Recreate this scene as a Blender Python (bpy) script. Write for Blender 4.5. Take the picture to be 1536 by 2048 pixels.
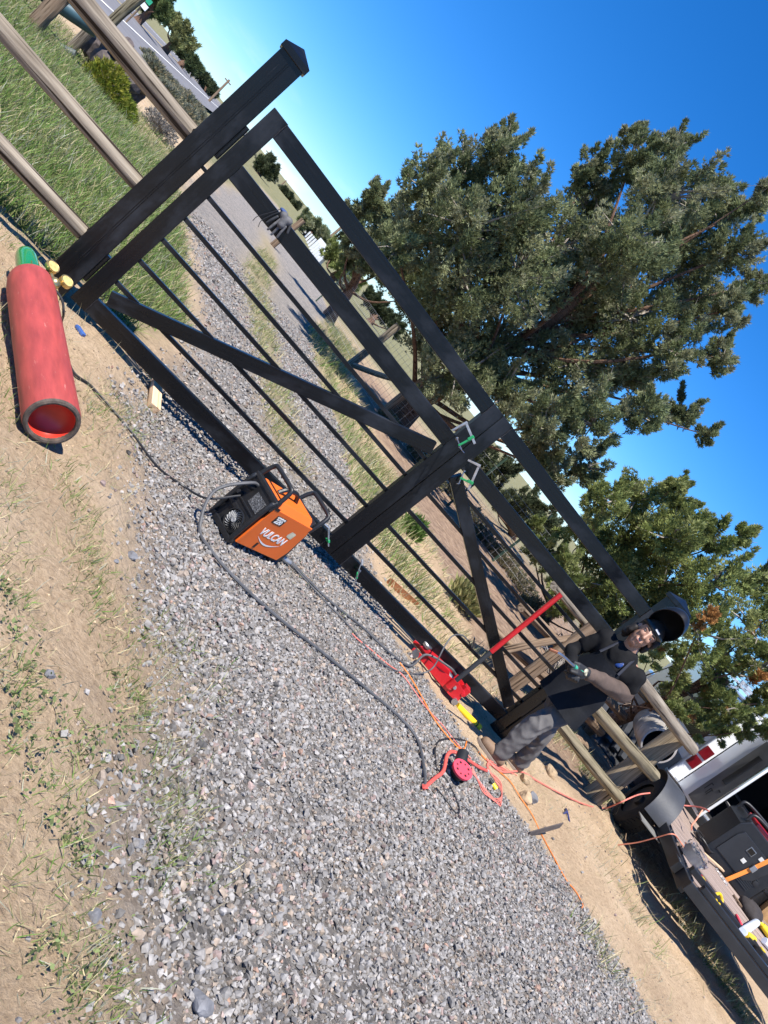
import bpy, bmesh, math, random
import numpy as np
from mathutils import Vector, Matrix

for o in list(bpy.data.objects):
    bpy.data.objects.remove(o, do_unlink=True)
SC = bpy.context.scene
COL = SC.collection
rng = np.random.default_rng(7)
random.seed(7)

# ------------------------------------------------------------------ camera
F_PX, YAW, PIT, ROLL = 1609.85, math.radians(25.4458), math.radians(-9.1853), math.radians(-51.4148)
CAM = np.array([-0.029, -4.699, 1.398])
_f = np.array([math.sin(YAW)*math.cos(PIT), math.cos(YAW)*math.cos(PIT), math.sin(PIT)])
_r = np.array([math.cos(YAW), -math.sin(YAW), 0.0])
_d = -np.cross(_r, _f)
_c, _s = math.cos(ROLL), math.sin(ROLL)
RX, RY, RZ = _c*_r+_s*_d, -_s*_r+_c*_d, _f
cam_data = bpy.data.cameras.new('camera')
cam = bpy.data.objects.new('camera', cam_data)
COL.objects.link(cam)
cam_data.sensor_fit = 'VERTICAL'
cam_data.sensor_height = 36.0
cam_data.lens = F_PX/2048*36.0
cam_data.clip_start, cam_data.clip_end = 0.05, 20000
cam.matrix_world = Matrix(((RX[0], -RY[0], -RZ[0], CAM[0]), (RX[1], -RY[1], -RZ[1], CAM[1]),
                           (RX[2], -RY[2], -RZ[2], CAM[2]), (0, 0, 0, 1)))
SC.camera = cam
SC.render.resolution_x, SC.render.resolution_y = 768, 1024

# ------------------------------------------------------------------ sun and sky
LIGHT = Vector((0.24, 0.42, -1.0)).normalized()          # the way the sunlight travels
sun_data = bpy.data.lights.new('sun', 'SUN')
sun_data.energy, sun_data.angle, sun_data.color = 5.0, math.radians(0.53), (1.0, 0.95, 0.87)
sun = bpy.data.objects.new('sun', sun_data)
sun.rotation_euler = LIGHT.to_track_quat('-Z', 'Y').to_euler()
COL.objects.link(sun)
SKY_STRENGTH = 0.104
w = bpy.data.worlds.new('World')
SC.world = w
w.use_nodes = True
nt = w.node_tree
nt.nodes.clear()
sky = nt.nodes.new('ShaderNodeTexSky')
sky.sky_type = 'NISHITA'
sky.sun_disc = False
sky.sun_elevation = math.asin(-LIGHT.z)
sky.sun_rotation = math.atan2(-LIGHT.x, -LIGHT.y)
sky.altitude, sky.air_density, sky.dust_density, sky.ozone_density = 900, 1.0, 0.0, 6.0
tc = nt.nodes.new('ShaderNodeTexCoord')
sep = nt.nodes.new('ShaderNodeSeparateXYZ')
nt.links.new(tc.outputs['Generated'], sep.inputs[0])
mp = nt.nodes.new('ShaderNodeMapping')
mp.inputs['Scale'].default_value = (5.0, 5.0, 17.0)
nt.links.new(tc.outputs['Generated'], mp.inputs[0])
nz = nt.nodes.new('ShaderNodeTexNoise')
nz.inputs['Scale'].default_value, nz.inputs['Detail'].default_value = 1.6, 7
nt.links.new(mp.outputs[0], nz.inputs[0])
cr = nt.nodes.new('ShaderNodeValToRGB')
cr.color_ramp.elements[0].position, cr.color_ramp.elements[1].position = 0.50, 0.70
nt.links.new(nz.outputs[0], cr.inputs[0])
band = nt.nodes.new('ShaderNodeMapRange')              # a bank of fair-weather cloud low over the horizon
band.inputs['From Min'].default_value, band.inputs['From Max'].default_value = 0.075, 0.02
nt.links.new(sep.outputs[2], band.inputs[0])
mu = nt.nodes.new('ShaderNodeMath'); mu.operation = 'MULTIPLY'
nt.links.new(cr.outputs[0], mu.inputs[0]); nt.links.new(band.outputs[0], mu.inputs[1])
mixc = nt.nodes.new('ShaderNodeMix'); mixc.data_type = 'RGBA'
mh = nt.nodes.new('ShaderNodeMath'); mh.operation = 'MULTIPLY'; mh.inputs[1].default_value = 0.6
nt.links.new(mu.outputs[0], mh.inputs[0]); nt.links.new(mh.outputs[0], mixc.inputs[0])
sat = nt.nodes.new('ShaderNodeHueSaturation')
sat.inputs['Saturation'].default_value = 1.15
tint = nt.nodes.new('ShaderNodeMix'); tint.data_type = 'RGBA'; tint.blend_type = 'MULTIPLY'; tint.inputs[0].default_value = 1.0
tint.inputs[7].default_value = (0.66, 0.85, 1.10, 1)          # the phone's cool white balance on the sky
nt.links.new(sky.outputs[0], tint.inputs[6])
nt.links.new(tint.outputs[2], sat.inputs['Color'])
nt.links.new(sat.outputs[0], mixc.inputs[6])
mixc.inputs[7].default_value = (7.0, 7.4, 8.0, 1)
bg = nt.nodes.new('ShaderNodeBackground')
bg.inputs[1].default_value = SKY_STRENGTH
nt.links.new(mixc.outputs[2], bg.inputs[0])
wo = nt.nodes.new('ShaderNodeOutputWorld')
nt.links.new(bg.outputs[0], wo.inputs[0])
SC.view_settings.view_transform = 'Standard'
SC.view_settings.look = 'None'
SC.view_settings.exposure = 0.80
SC.view_settings.gamma = 1.0
SC.view_settings.use_curve_mapping = False
SC.cycles.max_bounces, SC.cycles.diffuse_bounces, SC.cycles.glossy_bounces, SC.cycles.transmission_bounces = 5, 2, 2, 4

# ------------------------------------------------------------------ where a place in the picture lies in the world
def ray(u, v):
    return RX*((u-768)/F_PX)+RY*((v-1024)/F_PX)+RZ
def G(u, v, z=0.0):
    d = ray(u, v); return CAM+d*((z-CAM[2])/d[2])
def Y(u, v, y):
    d = ray(u, v); return CAM+d*((y-CAM[1])/d[1])
def D(u, v, dist):
    return CAM+ray(u, v)*dist

# ------------------------------------------------------------------ materials
MATS = {}
def _mat(name):
    m = bpy.data.materials.new(name); m.use_nodes = True
    n = m.node_tree; b = n.nodes['Principled BSDF']
    MATS[name] = m
    return m, n, b
def _noise(n, scale, detail=5, vec=None, rough=0.55):
    t = n.nodes.new('ShaderNodeTexNoise')
    t.inputs['Scale'].default_value = scale; t.inputs['Detail'].default_value = detail; t.inputs['Roughness'].default_value = rough
    if vec is not None: n.links.new(vec, t.inputs[0])
    return t.outputs[0]
def _coord(n, kind='Object', scale=(1, 1, 1)):
    t = n.nodes.new('ShaderNodeTexCoord')
    m = n.nodes.new('ShaderNodeMapping'); m.inputs['Scale'].default_value = scale
    n.links.new(t.outputs[kind], m.inputs[0])
    return m.outputs[0]
def _ramp(n, fac, stops):
    r = n.nodes.new('ShaderNodeValToRGB')
    e = r.color_ramp.elements
    while len(e) < len(stops): e.new(0.5)
    for i, (p, c) in enumerate(stops):
        e[i].position = p
        e[i].color = (*c, 1) if len(c) == 3 else c
    n.links.new(fac, r.inputs[0])
    return r.outputs[0]
def _mix(n, fac, a, b, mode='MIX'):
    x = n.nodes.new('ShaderNodeMix'); x.data_type = 'RGBA'; x.blend_type = mode
    for i, s in ((0, fac), (6, a), (7, b)):
        if isinstance(s, (int, float)): x.inputs[i].default_value = s
        elif isinstance(s, tuple): x.inputs[i].default_value = (*s, 1)
        else: n.links.new(s, x.inputs[i])
    return x.outputs[2]
def _bump(n, b, h, strength=0.3, dist=0.01):
    x = n.nodes.new('ShaderNodeBump'); x.inputs['Strength'].default_value = strength; x.inputs['Distance'].default_value = dist
    n.links.new(h, x.inputs['Height']); n.links.new(x.outputs[0], b.inputs['Normal'])
def mat(name, col, rough=0.5, metal=0.0, var=0.25, scale=6.0, bump=0.1, bscale=None, spec=0.5, aniso=(1, 1, 1), wear=None, wear_at=0.62, coat=0.0):
    """paint, cloth, plastic or metal with uneven tone, fine relief and, where it has some, scuffs"""
    if name in MATS: return MATS[name]
    m, n, b = _mat(name)
    v = _coord(n, 'Object', aniso)
    f = _noise(n, scale, 6, v)
    dark = tuple(c*(1-var) for c in col); lite = tuple(min(1, c*(1+var)) for c in col)
    c = _ramp(n, f, [(0.3, dark), (0.7, lite)])
    if wear is not None:
        f2 = _noise(n, scale*2.3, 8, v, 0.7)
        k = _ramp(n, f2, [(wear_at, (0, 0, 0)), (wear_at+0.1, (1, 1, 1))])
        c = _mix(n, k, c, wear)
    n.links.new(c, b.inputs['Base Color'])
    b.inputs['Roughness'].default_value = rough
    b.inputs['Metallic'].default_value = metal
    b.inputs['Specular IOR Level'].default_value = spec
    b.inputs['Coat Weight'].default_value = coat
    if bump:
        _bump(n, b, _noise(n, bscale or scale*12, 4, v), bump, 0.004)
    return m
def attr_mat(name, rough=0.85, transl=0.0, spec=0.2, var=0.0):
    """colour carried by each stone, leaf or blade"""
    m, n, b = _mat(name)
    a = n.nodes.new('ShaderNodeAttribute'); a.attribute_name = 'Col'
    c = a.outputs['Color']
    if var:
        f = _noise(n, 60, 4, _coord(n, 'Object'))
        c = _mix(n, 1.0, c, _ramp(n, f, [(0.3, (1-var,)*3), (0.7, (1+var,)*3)]), 'MULTIPLY')
    n.links.new(c, b.inputs['Base Color'])
    b.inputs['Roughness'].default_value = rough
    b.inputs['Specular IOR Level'].default_value = spec
    if transl:
        t = n.nodes.new('ShaderNodeBsdfTranslucent'); n.links.new(c, t.inputs[0])
        mx = n.nodes.new('ShaderNodeMixShader'); mx.inputs[0].default_value = transl
        n.links.new(b.outputs[0], mx.inputs[1]); n.links.new(t.outputs[0], mx.inputs[2])
        n.links.new(mx.outputs[0], n.nodes['Material Output'].inputs[0])
    return m

def ground_mat():
    m, n, b = _mat('ground')
    v = _coord(n, 'Object')
    def at(nm):
        a = n.nodes.new('ShaderNodeAttribute'); a.attribute_name = nm; return a.outputs['Fac']
    dirt = _ramp(n, _noise(n, 1.6, 8, v), [(0.28, (0.36, 0.245, 0.148)), (0.5, (0.54, 0.390, 0.245)), (0.72, (0.67, 0.51, 0.350))])
    dirt = _mix(n, 0.5, dirt, _ramp(n, _noise(n, 45, 6, v, 0.7), [(0.3, (0.25, 0.17, 0.105)), (0.6, (0.62, 0.47, 0.32))]))
    vor = n.nodes.new('ShaderNodeTexVoronoi'); vor.inputs['Scale'].default_value = 42
    n.links.new(v, vor.inputs[0])
    sx = n.nodes.new('ShaderNodeSeparateColor'); n.links.new(vor.outputs['Color'], sx.inputs[0])
    grav = _ramp(n, sx.outputs[0], [(0.0, (0.08, 0.075, 0.07)), (0.5, (0.20, 0.185, 0.175)), (0.8, (0.30, 0.275, 0.25)), (1.0, (0.40, 0.34, 0.29))])
    grav = _mix(n, 0.35, grav, _ramp(n, _noise(n, 3, 5, v), [(0.35, (0.20, 0.19, 0.18)), (0.65, (0.40, 0.35, 0.30))]))
    grass = _ramp(n, _noise(n, 2.2, 8, v, 0.65), [(0.3, (0.10, 0.115, 0.05)), (0.55, (0.17, 0.17, 0.09)), (0.75, (0.30, 0.26, 0.16))])
    lit = _ramp(n, _noise(n, 9, 8, v, 0.7), [(0.3, (0.13, 0.09, 0.065)), (0.52, (0.29, 0.20, 0.14)), (0.75, (0.46, 0.35, 0.25))])
    c = _mix(n, at('gravel'), dirt, grav)
    c = _mix(n, at('litter'), c, lit)
    c = _mix(n, at('grass'), c, grass)
    n.links.new(c, b.inputs['Base Color'])
    b.inputs['Roughness'].default_value = 0.95
    b.inputs['Specular IOR Level'].default_value = 0.1
    h = n.nodes.new('ShaderNodeMath'); h.operation = 'MULTIPLY_ADD'
    n.links.new(_noise(n, 38, 8, v, 0.75), h.inputs[0]); h.inputs[1].default_value = 1.0
    n.links.new(_noise(n, 7, 5, v), h.inputs[2])
    _bump(n, b, h.outputs[0], 1.0, 0.032)
    return m
def wood_mat(name, a, bcol, cold, sc=1.0):
    m, n, b = _mat(name)
    v = _coord(n, 'Object', (1.2*sc, 26*sc, 26*sc))
    f = _noise(n, 1.6, 8, v, 0.65)
    c = _ramp(n, f, [(0.28, a), (0.5, bcol), (0.74, cold)])
    crack = _ramp(n, _noise(n, 1.1, 4, _coord(n, 'Object', (0.7*sc, 34*sc, 34*sc))), [(0.36, (0.12, 0.10, 0.08)), (0.43, (1, 1, 1))])
    c = _mix(n, 1.0, c, crack, 'MULTIPLY')
    n.links.new(c, b.inputs['Base Color'])
    b.inputs['Roughness'].default_value = 0.85
    b.inputs['Specular IOR Level'].default_value = 0.2
    _bump(n, b, f, 0.7, 0.006)
    return m
def black_tube():
    """black painted steel tube: rolling lines along its length, rubbed grey in places"""
    m, n, b = _mat('black_steel')
    v = _coord(n, 'Object', (0.5, 60, 60))
    f = _noise(n, 1.4, 5, v)
    sm = _noise(n, 2.4, 7, _coord(n, 'Object', (1, 2, 2)), 0.65)
    c = _ramp(n, f, [(0.3, (0.0030, 0.0033, 0.0042)), (0.7, (0.0055, 0.0060, 0.0075))])
    dust = _ramp(n, sm, [(0.52, (0, 0, 0)), (0.70, (0.55, 0.55, 0.55))])
    c = _mix(n, dust, c, (0.034, 0.038, 0.046))
    scr = _noise(n, 3.0, 9, _coord(n, 'Object', (0.55, 24, 24)), 0.75)
    k = _ramp(n, scr, [(0.66, (0, 0, 0)), (0.70, (0.6, 0.6, 0.6))])
    c = _mix(n, k, c, (0.10, 0.105, 0.115))
    n.links.new(c, b.inputs['Base Color'])
    r = _ramp(n, sm, [(0.35, (0.22,)*3), (0.7, (0.40,)*3)])
    n.links.new(r, b.inputs['Roughness'])
    b.inputs['Specular IOR Level'].default_value = 0.34
    wv = n.nodes.new('ShaderNodeMath'); wv.operation = 'ADD'
    n.links.new(f, wv.inputs[0]); n.links.new(_noise(n, 1.0, 3, _coord(n, 'Object', (0.12, 110, 110))), wv.inputs[1])
    _bump(n, b, wv.outputs[0], 0.14, 0.003)
    return m
M_GROUND = ground_mat()
M_BLACK = black_tube()
M_LOG = wood_mat('weathered_log', (0.085, 0.068, 0.050), (0.225, 0.188, 0.145), (0.36, 0.315, 0.25))
M_LOGB = wood_mat('brown_log', (0.10, 0.065, 0.042), (0.215, 0.15, 0.10), (0.33, 0.25, 0.175))
M_LOGG = wood_mat('green_log', (0.085, 0.075, 0.045), (0.215, 0.18, 0.115), (0.34, 0.285, 0.195))
M_PINE = wood_mat('new_pine', (0.50, 0.32, 0.18), (0.68, 0.47, 0.29), (0.78, 0.58, 0.39))
M_REDWOOD = wood_mat('red_cedar', (0.22, 0.085, 0.04), (0.42, 0.17, 0.085), (0.55, 0.26, 0.14))
M_BARK = wood_mat('juniper_bark', (0.055, 0.032, 0.022), (0.14, 0.082, 0.055), (0.26, 0.17, 0.12))
M_TWIG = mat('grey_twig', (0.27, 0.235, 0.20), 0.9, var=0.35, scale=9)
M_STONE = attr_mat('crushed_stone', 0.92, 0, 0.15, 0.25)
M_BLADE = attr_mat('grass_blade', 0.75, 0.25, 0.2)
M_LEAF = attr_mat('foliage', 0.8, 0.28, 0.15)
M_STEEL = mat('bare_steel', (0.42, 0.42, 0.43), 0.32, 0.9, scale=14)
M_GALV = mat('galvanised', (0.50, 0.51, 0.52), 0.45, 0.7, scale=18)
M_RUBBER = mat('black_rubber', (0.012, 0.012, 0.013), 0.6, scale=20)
M_PLASTIC = mat('black_plastic', (0.012, 0.012, 0.013), 0.42, scale=30, bump=0.25, bscale=300)

# ------------------------------------------------------------------ mesh helpers
def tag(o, label=None, cat=None, group=None, kind=None):
    if label: o['label'] = label
    if cat: o['category'] = cat
    if group: o['group'] = group
    if kind: o['kind'] = kind
    return o
def thing(name, label, cat, loc=(0, 0, 0), rot=(0, 0, 0), group=None):
    o = bpy.data.objects.new(name, None)
    o.empty_display_size = 0.1
    COL.objects.link(o)
    o.location = loc; o.rotation_euler = rot
    return tag(o, label, cat, group)
def link(name, me, m=None, parent=None, smooth=False):
    if m is not None and not me.materials: me.materials.append(m)
    if smooth:
        me.polygons.foreach_set('use_smooth', np.ones(len(me.polygons), bool))
    o = bpy.data.objects.new(name, me)
    COL.objects.link(o)
    if parent is not None: o.parent = parent
    return o
def orient(x, up=(0, 0, 1)):
    """matrix whose X runs along x"""
    x = Vector(x).normalized(); u = Vector(up)
    if abs(x.dot(u)) > 0.98: u = Vector((0, 1, 0))
    y = u.cross(x).normalized(); z = x.cross(y)
    return Matrix((x, y, z)).transposed()
class MB:
    def __init__(s): s.v, s.f = [], []
    def add(s, vs, fs):
        k = len(s.v); s.v += [tuple(map(float, p)) for p in vs]; s.f += [tuple(k+i for i in q) for q in fs]; return s
    def box(s, c, size, rot=None):
        hx, hy, hz = [t/2 for t in size]
        P = [Vector((x, y, z)) for x in (-hx, hx) for y in (-hy, hy) for z in (-hz, hz)]
        if rot is not None: P = [rot @ p for p in P]
        c = Vector(c)
        return s.add([p+c for p in P], [(0, 1, 3, 2), (4, 6, 7, 5), (0, 4, 5, 1), (2, 3, 7, 6), (0, 2, 6, 4), (1, 5, 7, 3)])
    def tube(s, pts, r, n=8, caps=True, flat=1.0):
        """a round bar through the points, radius r (one or one per point)"""
        pts = [Vector(p) for p in pts]
        rs = r if isinstance(r, (list, tuple)) else [r]*len(pts)
        k = len(s.v); up = None; vs, fs = [], []
        for i, p in enumerate(pts):
            t = (pts[min(i+1, len(pts)-1)]-pts[max(i-1, 0)])
            t = t.normalized() if t.length > 1e-9 else Vector((0, 0, 1))
            if up is None: up = Vector((0, 0, 1)) if abs(t.z) < 0.9 else Vector((1, 0, 0))
            a = t.cross(up)
            if a.length < 1e-6: a = t.orthogonal()
            a.normalize(); b = a.cross(t).normalized(); up = b
            for j in range(n):
                q = 2*math.pi*j/n
                vs.append(p+a*(math.cos(q)*rs[i])+b*(math.sin(q)*rs[i]*flat))
        for i in range(len(pts)-1):
            for j in range(n):
                fs.append((i*n+j, i*n+(j+1) % n, (i+1)*n+(j+1) % n, (i+1)*n+j))
        if caps:
            fs.append(tuple(range(n-1, -1, -1))); fs.append(tuple((len(pts)-1)*n+j for j in range(n)))
        return s.add(vs, fs)
    def lathe(s, prof, n=24, mtx=None, closed=False):
        """profile of (x along the axis, radius)"""
        vs, fs = [], []
        for x, r in prof:
            for j in range(n):
                q = 2*math.pi*j/n; vs.append(Vector((x, r*math.cos(q), r*math.sin(q))))
        for i in range(len(prof)-1):
            for j in range(n):
                fs.append((i*n+j, (i+1)*n+j, (i+1)*n+(j+1) % n, i*n+(j+1) % n))
        if not closed:
            fs.append(tuple(range(n))); fs.append(tuple((len(prof)-1)*n+j for j in range(n-1, -1, -1)))
        if mtx is not None: vs = [mtx @ p for p in vs]
        return s.add(vs, fs)
    def prism(s, poly, y0, y1, mtx=None):
        """polygon in x,z pushed through from y0 to y1"""
        n = len(poly)
        vs = [Vector((x, y0, z)) for x, z in poly]+[Vector((x, y1, z)) for x, z in poly]
        if mtx is not None: vs = [mtx @ p for p in vs]
        return s.add(vs, [tuple(range(n)), tuple(range(2*n-1, n-1, -1))]+[(i, i+n, (i+1) % n+n, (i+1) % n) for i in range(n)])
    def ball(s, c, r, n=10, m=7, rot=None):
        r = Vector((r, r, r)) if isinstance(r, (int, float)) else Vector(r)
        vs, fs = [], []
        for i in range(m+1):
            a = math.pi*i/m
            for j in range(n):
                q = 2*math.pi*j/n
                p = Vector((r.x*math.sin(a)*math.cos(q), r.y*math.sin(a)*math.sin(q), r.z*math.cos(a)))
                vs.append((rot @ p if rot is not None else p)+Vector(c))
        for i in range(m):
            for j in range(n):
                fs.append((i*n+j, (i+1)*n+j, (i+1)*n+(j+1) % n, i*n+(j+1) % n))
        return s.add(vs, fs)
    def mesh(s, name, bevel=0.0, seg=2):
        me = bpy.data.meshes.new(name)
        me.from_pydata(s.v, [], s.f)
        bm = bmesh.new(); bm.from_mesh(me)
        bmesh.ops.remove_doubles(bm, verts=bm.verts, dist=1e-6)
        bmesh.ops.recalc_face_normals(bm, faces=bm.faces)
        if bevel:
            e = [x for x in bm.edges if len(x.link_faces) == 2 and x.calc_face_angle(0) > 0.6]
            bmesh.ops.bevel(bm, geom=e, offset=bevel, segments=seg, affect='EDGES', profile=0.6, clamp_overlap=True)
        bm.to_mesh(me); bm.free(); me.update()
        return me
    def build(s, name, m, parent=None, bevel=0.0, smooth=False, seg=2):
        o = link(name, s.mesh(name, bevel, seg), m, parent)
        if smooth: shade(o)
        return o
def shade(o, ang=0.7):
    me = o.data
    bm = bmesh.new(); bm.from_mesh(me)
    for f in bm.faces: f.smooth = True
    for e in bm.edges:
        if len(e.link_faces) != 2 or e.calc_face_angle(0) > ang: e.smooth = False
    bm.to_mesh(me); bm.free()
def bar(name, p0, p1, width, depth, m, parent, bevel=0.004, up=(0, -1, 0), ext=0.0):
    """square tube lying along its own X, so the rolling lines follow it"""
    p0, p1 = Vector(p0), Vector(p1)
    L = (p1-p0).length+2*ext
    o = MB().box((0, 0, 0), (L, depth, width)).build(name, m, parent, bevel)
    x = (p1-p0).normalized(); z = x.cross(Vector((0, 1, 0))).normalized(); yv = z.cross(x)
    o.matrix_local = Matrix.Translation((p0+p1)/2) @ Matrix((x, yv, z)).transposed().to_4x4()
    return o
def log(name, p0, p1, r0, r1, m, parent, seed=0, bend=0.012, n=12, seg=9, rough=0.05):
    """a round pole, a little crooked and knotty, along its own X"""
    R_ = random.Random(seed)
    p0, p1 = Vector(p0), Vector(p1)
    L = (p1-p0).length
    b1, b2 = R_.uniform(-bend, bend), R_.uniform(-bend, bend)
    vs, fs = [], []
    ph = [R_.uniform(0, 6.28) for _ in range(6)]
    for i in range(seg+1):
        t = i/seg
        r = r0+(r1-r0)*t
        cx, cy = b1*math.sin(math.pi*t), b2*math.sin(math.pi*t*1.5+ph[0])
        for j in range(n):
            q = 2*math.pi*j/n
            k = 1+rough*math.sin(3*q+ph[1]+t*2)+rough*0.7*math.sin(5*q+ph[2]-t*7)+rough*R_.uniform(-.5, .5)
            vs.append((L*t+(R_.uniform(-.006, .006) if i in (0, seg) else 0), cx+r*k*math.cos(q), cy+r*k*math.sin(q)))
    for i in range(seg):
        for j in range(n):
            fs.append((i*n+j, (i+1)*n+j, (i+1)*n+(j+1) % n, i*n+(j+1) % n))
    fs += [tuple(range(n)), tuple(seg*n+j for j in range(n-1, -1, -1))]
    o = MB().add(vs, fs).build(name, m, parent, smooth=True)
    o.matrix_local = Matrix.Translation(p0) @ orient(p1-p0).to_4x4()
    return o
def cord_pts(pts, per=6):
    """smooth path through points"""
    P = [np.array(p, float) for p in pts]
    P = [2*P[0]-P[1]]+P+[2*P[-1]-P[-2]]
    out = []
    for i in range(1, len(P)-2):
        for k in range(per):
            t = k/per
            out.append(tuple(0.5*((2*P[i])+(-P[i-1]+P[i+1])*t+(2*P[i-1]-5*P[i]+4*P[i+1]-P[i+2])*t*t+(-P[i-1]+3*P[i]-3*P[i+1]+P[i+2])*t**3)))
    out.append(tuple(P[-2]))
    return out
def text_mesh(body, size, ext=0.002, shear=0.0, bold=0.0):
    cu = bpy.data.curves.new('lettering', 'FONT')
    cu.body = body; cu.size = size; cu.extrude = ext; cu.align_x = 'CENTER'; cu.align_y = 'CENTER'; cu.shear = shear; cu.offset = bold
    cu.resolution_u = 3
    t = bpy.data.objects.new('lettering', cu); COL.objects.link(t)
    dg = bpy.context.evaluated_depsgraph_get()
    me = bpy.data.meshes.new_from_object(t.evaluated_get(dg))
    bpy.data.objects.remove(t); bpy.data.curves.remove(cu)
    return me
def swarm(name, tv, tf, pos, R3, scale, col, m, parent=None, jitter=0.0, flat=True):
    """many small stones, blades or leaves as one mesh; col (N,3) is carried by each"""
    tv = np.asarray(tv, float); N, n = len(pos), len(tv)
    if jitter: tv = tv[None]*(1+jitter*rng.uniform(-1, 1, (N, n, 1)))
    else: tv = tv[None]
    if R3 is None: V = tv*scale[:, None]
    else: V = np.einsum('nij,nkj->nki', R3, tv*scale[:, None])
    V = V+pos[:, None]
    F = np.asarray(tf, np.int64); k = F.shape[1]
    A = (F[None]+(np.arange(N)*n)[:, None, None]).reshape(-1)
    me = bpy.data.meshes.new(name)
    me.vertices.add(N*n); me.vertices.foreach_set('co', V.reshape(-1).astype(np.float32))
    nf = N*len(F)
    me.loops.add(nf*k); me.loops.foreach_set('vertex_index', A.astype(np.int32))
    me.polygons.add(nf)
    me.polygons.foreach_set('loop_start', (np.arange(nf)*k).astype(np.int32))
    me.polygons.foreach_set('loop_total', np.full(nf, k, np.int32))
    ca = me.color_attributes.new('Col', 'FLOAT_COLOR', 'POINT')
    c = np.ones((N, n, 4), np.float32); c[:, :, :3] = col[:, None]
    ca.data.foreach_set('color', c.reshape(-1))
    me.update(calc_edges=True)
    me.shade_flat()
    return link(name, me, m, parent)
def rand_rot(N, tilt=math.pi):
    q = rng.normal(size=(N, 4)); q /= np.linalg.norm(q, axis=1)[:, None]
    a, b, c, d = q.T
    return np.stack([np.stack([1-2*(c*c+d*d), 2*(b*c-a*d), 2*(b*d+a*c)], -1), np.stack([2*(b*c+a*d), 1-2*(b*b+d*d), 2*(c*d-a*b)], -1),
                     np.stack([2*(b*d-a*c), 2*(c*d+a*b), 1-2*(b*b+c*c)], -1)], 1)
def frames(dirs, spin=None):
    """rotation matrices whose Z runs along dirs"""
    z = dirs/np.linalg.norm(dirs, axis=1)[:, None]
    ref = np.where(np.abs(z[:, 2:3]) < 0.9, np.array([[0, 0, 1.0]]), np.array([[1.0, 0, 0]]))
    x = np.cross(ref, z); x /= np.linalg.norm(x, axis=1)[:, None]; y = np.cross(z, x)
    if spin is not None:
        c, s = np.cos(spin)[:, None], np.sin(spin)[:, None]
        x, y = c*x+s*y, -s*x+c*y
    return np.stack([x, y, z], -1)

# ------------------------------------------------------------------ the lie of the land
_lat = np.random.default_rng(3).random((256, 256))
def vnoise(x, y):
    x = np.asarray(x, float); y = np.asarray(y, float)
    xi, yi = np.floor(x).astype(int), np.floor(y).astype(int)
    fx, fy = x-xi, y-yi
    fx, fy = fx*fx*(3-2*fx), fy*fy*(3-2*fy)
    g = lambda a, b: _lat[a % 256, b % 256]
    return (g(xi, yi)*(1-fx)+g(xi+1, yi)*fx)*(1-fy)+(g(xi, yi+1)*(1-fx)+g(xi+1, yi+1)*fx)*fy-0.5
def fbm(x, y, o=4):
    return sum(vnoise(x*2**k+17*k, y*2**k+31*k)/2**k for k in range(o))
def sstep(a, b, x):
    t = np.clip((x-a)/(b-a), 0, 1); return t*t*(3-2*t)
_ly = [-9, -3.5, -3.05, -2.4, -2.0, -1.5, -0.85, -0.55, 0.0, 0.4, 1.5, 3.3, 4.7, 6.6, 9, 12, 18, 30, 48, 60]
_lx = [1.3, 1.17, 1.10, 1.12, 1.02, 0.90, 0.88, 0.76, 0.72, 0.72, 0.95, 1.0, 0.8, 0.55, 0.2, 0.1, 0.6, 1.9, 3.2, 4.0]
_ry = [-9, -3.5, -2.0, -1.5, -1.1, -0.8, -0.5, -0.2, 0.5, 2, 5, 6.6, 10, 17, 26, 48, 60]
_rx = [6.5, 5.5, 4.86, 4.6, 4.33, 3.94, 3.6, 3.2, 2.9, 3.1, 3.2, 3.05, 3.2, 4.9, 5.6, 5.0, 5.2]
def driveL(y): return np.interp(y, _ly, _lx)
def driveR(y): return np.interp(y, _ry, _rx)
def zones(x, y):
    n1 = fbm(x*1.7, y*1.7, 4); n2 = fbm(x*4.3+9, y*4.3, 3)
    e = 0.16*n1+0.10*n2
    g = sstep(-0.42, 0.26, x-driveL(y)+1.3*e)*sstep(-0.14, 0.14, driveR(y)-x+e)*(1-sstep(50, 58, y))
    mid = np.exp(-((x-np.interp(y, [0, 1, 5, 9, 16], [2.15, 2.05, 1.85, 1.75, 2.4]))/0.30)**2)*sstep(0.9, 2.0, y)*(1-sstep(16, 22, y))
    g = g*(1-0.75*mid)
    gr = sstep(0.0, 0.5, driveL(y)-x-0.05+e)*sstep(0.30, 1.0, y+0.5*n1+0.15*(x < -0.2))
    gr = gr*(1-sstep(9, 16, y))*(1-sstep(-8, -14, x)*0)
    gr = np.maximum(gr, mid*0.6)
    ed = np.exp(-((x-driveR(y)-0.35)/0.35)**2)*sstep(1.2, 2.5, y)*(1-sstep(14, 20, y))
    gr = np.maximum(gr, ed*0.8)
    lit = sstep(4.4, 5.2, x+0.5*n1)*sstep(0.2, 0.9, y+0.4*n1)*(1-sstep(13, 20, y))
    return g, gr, lit, mid
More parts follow.
